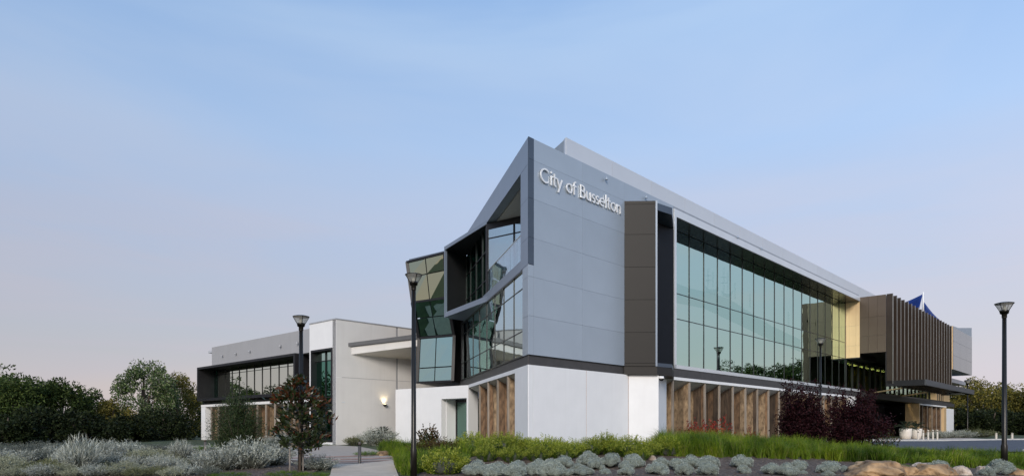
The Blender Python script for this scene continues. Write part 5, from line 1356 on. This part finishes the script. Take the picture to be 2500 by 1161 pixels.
# ------------------------------------------------------------------ boulders
def boulder(px, py, wpx, hpx, seed, mat, label, dep=.8, dy=0.0):
    import bmesh
    x, y = ground_at(px, min(py, 1160)); y += dy; x = X(px, y)
    w = wpx / FPX * y; h = hpx / FPX * y
    bm = bmesh.new(); bmesh.ops.create_icosphere(bm, subdivisions=5, radius=1.0)
    off = Vector((seed * 3.1, seed * 1.7, 0))
    for v in bm.verts:
        p = v.co.copy()
        n = mnoise.fractal(p * 1.1 + off, 1.0, 2.0, 4) * .38 + mnoise.noise(p * .8 + off * 2) * .30
        q = p * (1 + n)
        fine = mnoise.fractal(p * 5 + off, 1.0, 2.0, 4) * .045
        q.z = max(-.5, min(q.z, .88 + .14 * mnoise.noise(p * 2.2 + off)))
        for ax in (Vector((.8, .3, .5)), Vector((-.6, .6, .55)), Vector((.2, -.9, .4)), Vector((-.8, -.4, .3))):
            ax = ax.normalized(); s = q.dot(ax) - .88
            if s > 0: q -= ax * s * .75
        q += p * fine
        v.co = Vector((q.x * w / 2, q.y * w / 2 * dep, (q.z + .25) * h))
    me = bpy.data.meshes.new('boulder'); bm.to_mesh(me); bm.free(); me.materials.append(mat)
    me.polygons.foreach_set('use_smooth', [True] * len(me.polygons)); me.update()
    put('boulder', me, x, y, label, 'boulder', 'boulders along the bed', (1, 1, 1), seed * .9)
for a in ((2143, 1172, 190, 33, 1, ROCK, 'largest ochre boulder at the bottom edge', .7), (2256, 1147, 66, 18, 2, ROCKP, 'flat pale boulder just behind the largest one'), (2280, 1166, 100, 26, 3, ROCK, 'cracked brown boulder right of the largest one'),
          (2345, 1160, 50, 22, 4, ROCKP, 'angular pale boulder between the two silver cushion bushes'), (2400, 1163, 44, 22, 5, ROCKP, 'small grey-brown boulder left of the right cushion bush'), (2212, 1170, 70, 22, 6, ROCK, 'low brown boulder at the right foot of the largest one'),
          (2480, 1166, 50, 18, 7, ROCK, 'brown boulder near the right picture corner'), (1593, 1123, 22, 12, 8, ROCKP, 'small straw-coloured rock below the hedge'), (935, 1112, 44, 12, 9, ROCK, 'small ochre rock at the edge of the footpath'),
          (716, 1092, 26, 12, 10, ROCK, 'small reddish rock behind the magnolia')):
    boulder(*a)

# ------------------------------------------------------------------ street lamps
def lamp(px, d, top_py, hw, label, base_z=None):
    x = X(px, d); z0 = gz(x, d) if base_z is None else base_z
    zt = Zp(top_py, d); r = hw / 2
    t = thing('street_lamp', (x, d, z0), label, 'street lamp', 'flared-top street lamps')
    zh = zt - r * 1.75
    MB().lathe((x, d, z0), [(.11, -.1), (.11, .9), (.085, 1.0), (.070, zh - z0)], 14).build('pole', POLE, t, smooth=True)
    MB().lathe((x, d, zh), [(.085, -.02), (.085, .10), (.11, .12), (.11, .22), (.12 * r / .28, r * .42), (.52 * r, r * .80), (.50 * r, r * .82), (.05, r * .6)], 16, cap=False).build('collar', POLE, t, smooth=True)
    hd = MB().lathe((x, d, zh), [(r * .50, r * .82), (r * .97, r * 1.60)], 20, cap=False).build('lens', GL_T, t, smooth=True)
    MB().lathe((x, d, zh), [(.02, r * .8), (r * .16, r * .86), (r * .20, r * 1.1), (r * .13, r * 1.42), (.02, r * 1.44)], 10).build('bulb', BLIND, hd, smooth=True)
    MB().lathe((x, d, zh), [(r * .96, r * 1.58), (r * 1.0, r * 1.60), (r * 1.0, r * 1.66), (r * .55, r * 1.78), (r * .1, r * 1.80), (r * .1, r * 1.64), (r * .94, r * 1.61)], 20, cap=False).build('cap', POLE, t)
    for k in range(4):
        st = MB()
        a = k * math.pi / 2 + .5
        st.bar((x + math.cos(a) * r * .51, d + math.sin(a) * r * .51, zh + r * .80), (x + math.cos(a) * r * .985, d + math.sin(a) * r * .985, zh + r * 1.61), .018, .018)
        st.build('lens_strut', POLE, t)
lamp(1010, 22.2, 668, .58, 'tall black street lamp standing nearest, beside the footpath')
lamp(735, 24.5, 770, .60, 'street lamp behind the magnolia tree')
lamp(2452, 24.5, 738, .62, 'street lamp at the right edge in the grass')
lamp(2003, 50.0, 825, .78, 'street lamp rising from the purple shrubs before the big window')
lamp(2362, 84.0, 927, .80, 'far thin street lamp in front of the right trees')

# bollards
def bollard(px, py, hpx, mat, label, group, r=.07, d=None):
    if d is None: x, d = ground_at(px, py)
    else: x = X(px, d)
    z = gz(x, d); h = hpx / FPX * d
    t = thing('bollard', (x, d, z), label, 'bollard', group)
    MB().lathe((x, d, z), [(r * 1.05, -.05), (r * 1.05, .03), (r, .04), (r, h * .82)], 12).build('post', mat, t, smooth=True)
    MB().lathe((x, d, z), [(r * .85, h * .82), (r * .85, h * .87)], 12).build('groove', POLE, t)
    MB().lathe((x, d, z), [(r, h * .87), (r, h * .97), (r * .8, h)], 12).build('cap', mat, t, smooth=True)
bollard(878, 1132, 54, POST, 'brown metal bollard at the bend of the footpath', 'path bollards', .075)
bollard(501, 1102, 30, POST, 'grey bollard at the left before the low wing', 'path bollards', .075)
for i, px in enumerate((2241.5, 2254, 2266, 2277.5, 2288.5)):
    bollard(px, 1075, 26, BOLL, f'cream bollard before the entrance, {ORD[i]} from the left of five', 'cream bollards at the entrance', .07, 55 + i * .9)
bollard(2432, 1072, 15, BOLL, 'left one of two short cream posts beyond the road', 'cream posts beyond the road', .10, 66)
bollard(2471, 1072, 15, BOLL, 'right one of two short cream posts beyond the road', 'cream posts beyond the road', .10, 66)

# planters with cycads by the entrance
for px, d, w, lb, lb2 in ((2211, 62, 1.02, 'large round white planter pot left of the bollards', 'cycad growing in the left white planter pot'), (2237, 64, .95, 'round white planter pot behind the bollards', 'cycad growing in the right white planter pot')):
    x = X(px, d); z = gz(x, d); r = w / 2
    p = MB().lathe((x, d, z), [(r * .62, 0.05), (r * .80, .10), (r * .98, .42), (r * 1.0, .70), (r * 1.05, 1.02), (r * .97, 1.04), (r * .93, .95)], 20, cap=False)
    o = p.build('planter_pot', POT, None, loc=(x, d, z), smooth=True); setp(o, lb, 'planter', 'white planters at the entrance')
    MB().lathe((x, d, z), [(.01, .9), (r * .93, .9)], 16, cap=False).build('soil', MULCH, o)
    palm('cycad', x, d, z + .9, lb2, fan_mesh(int(px), 16, 1.1, .45), .25, .12)
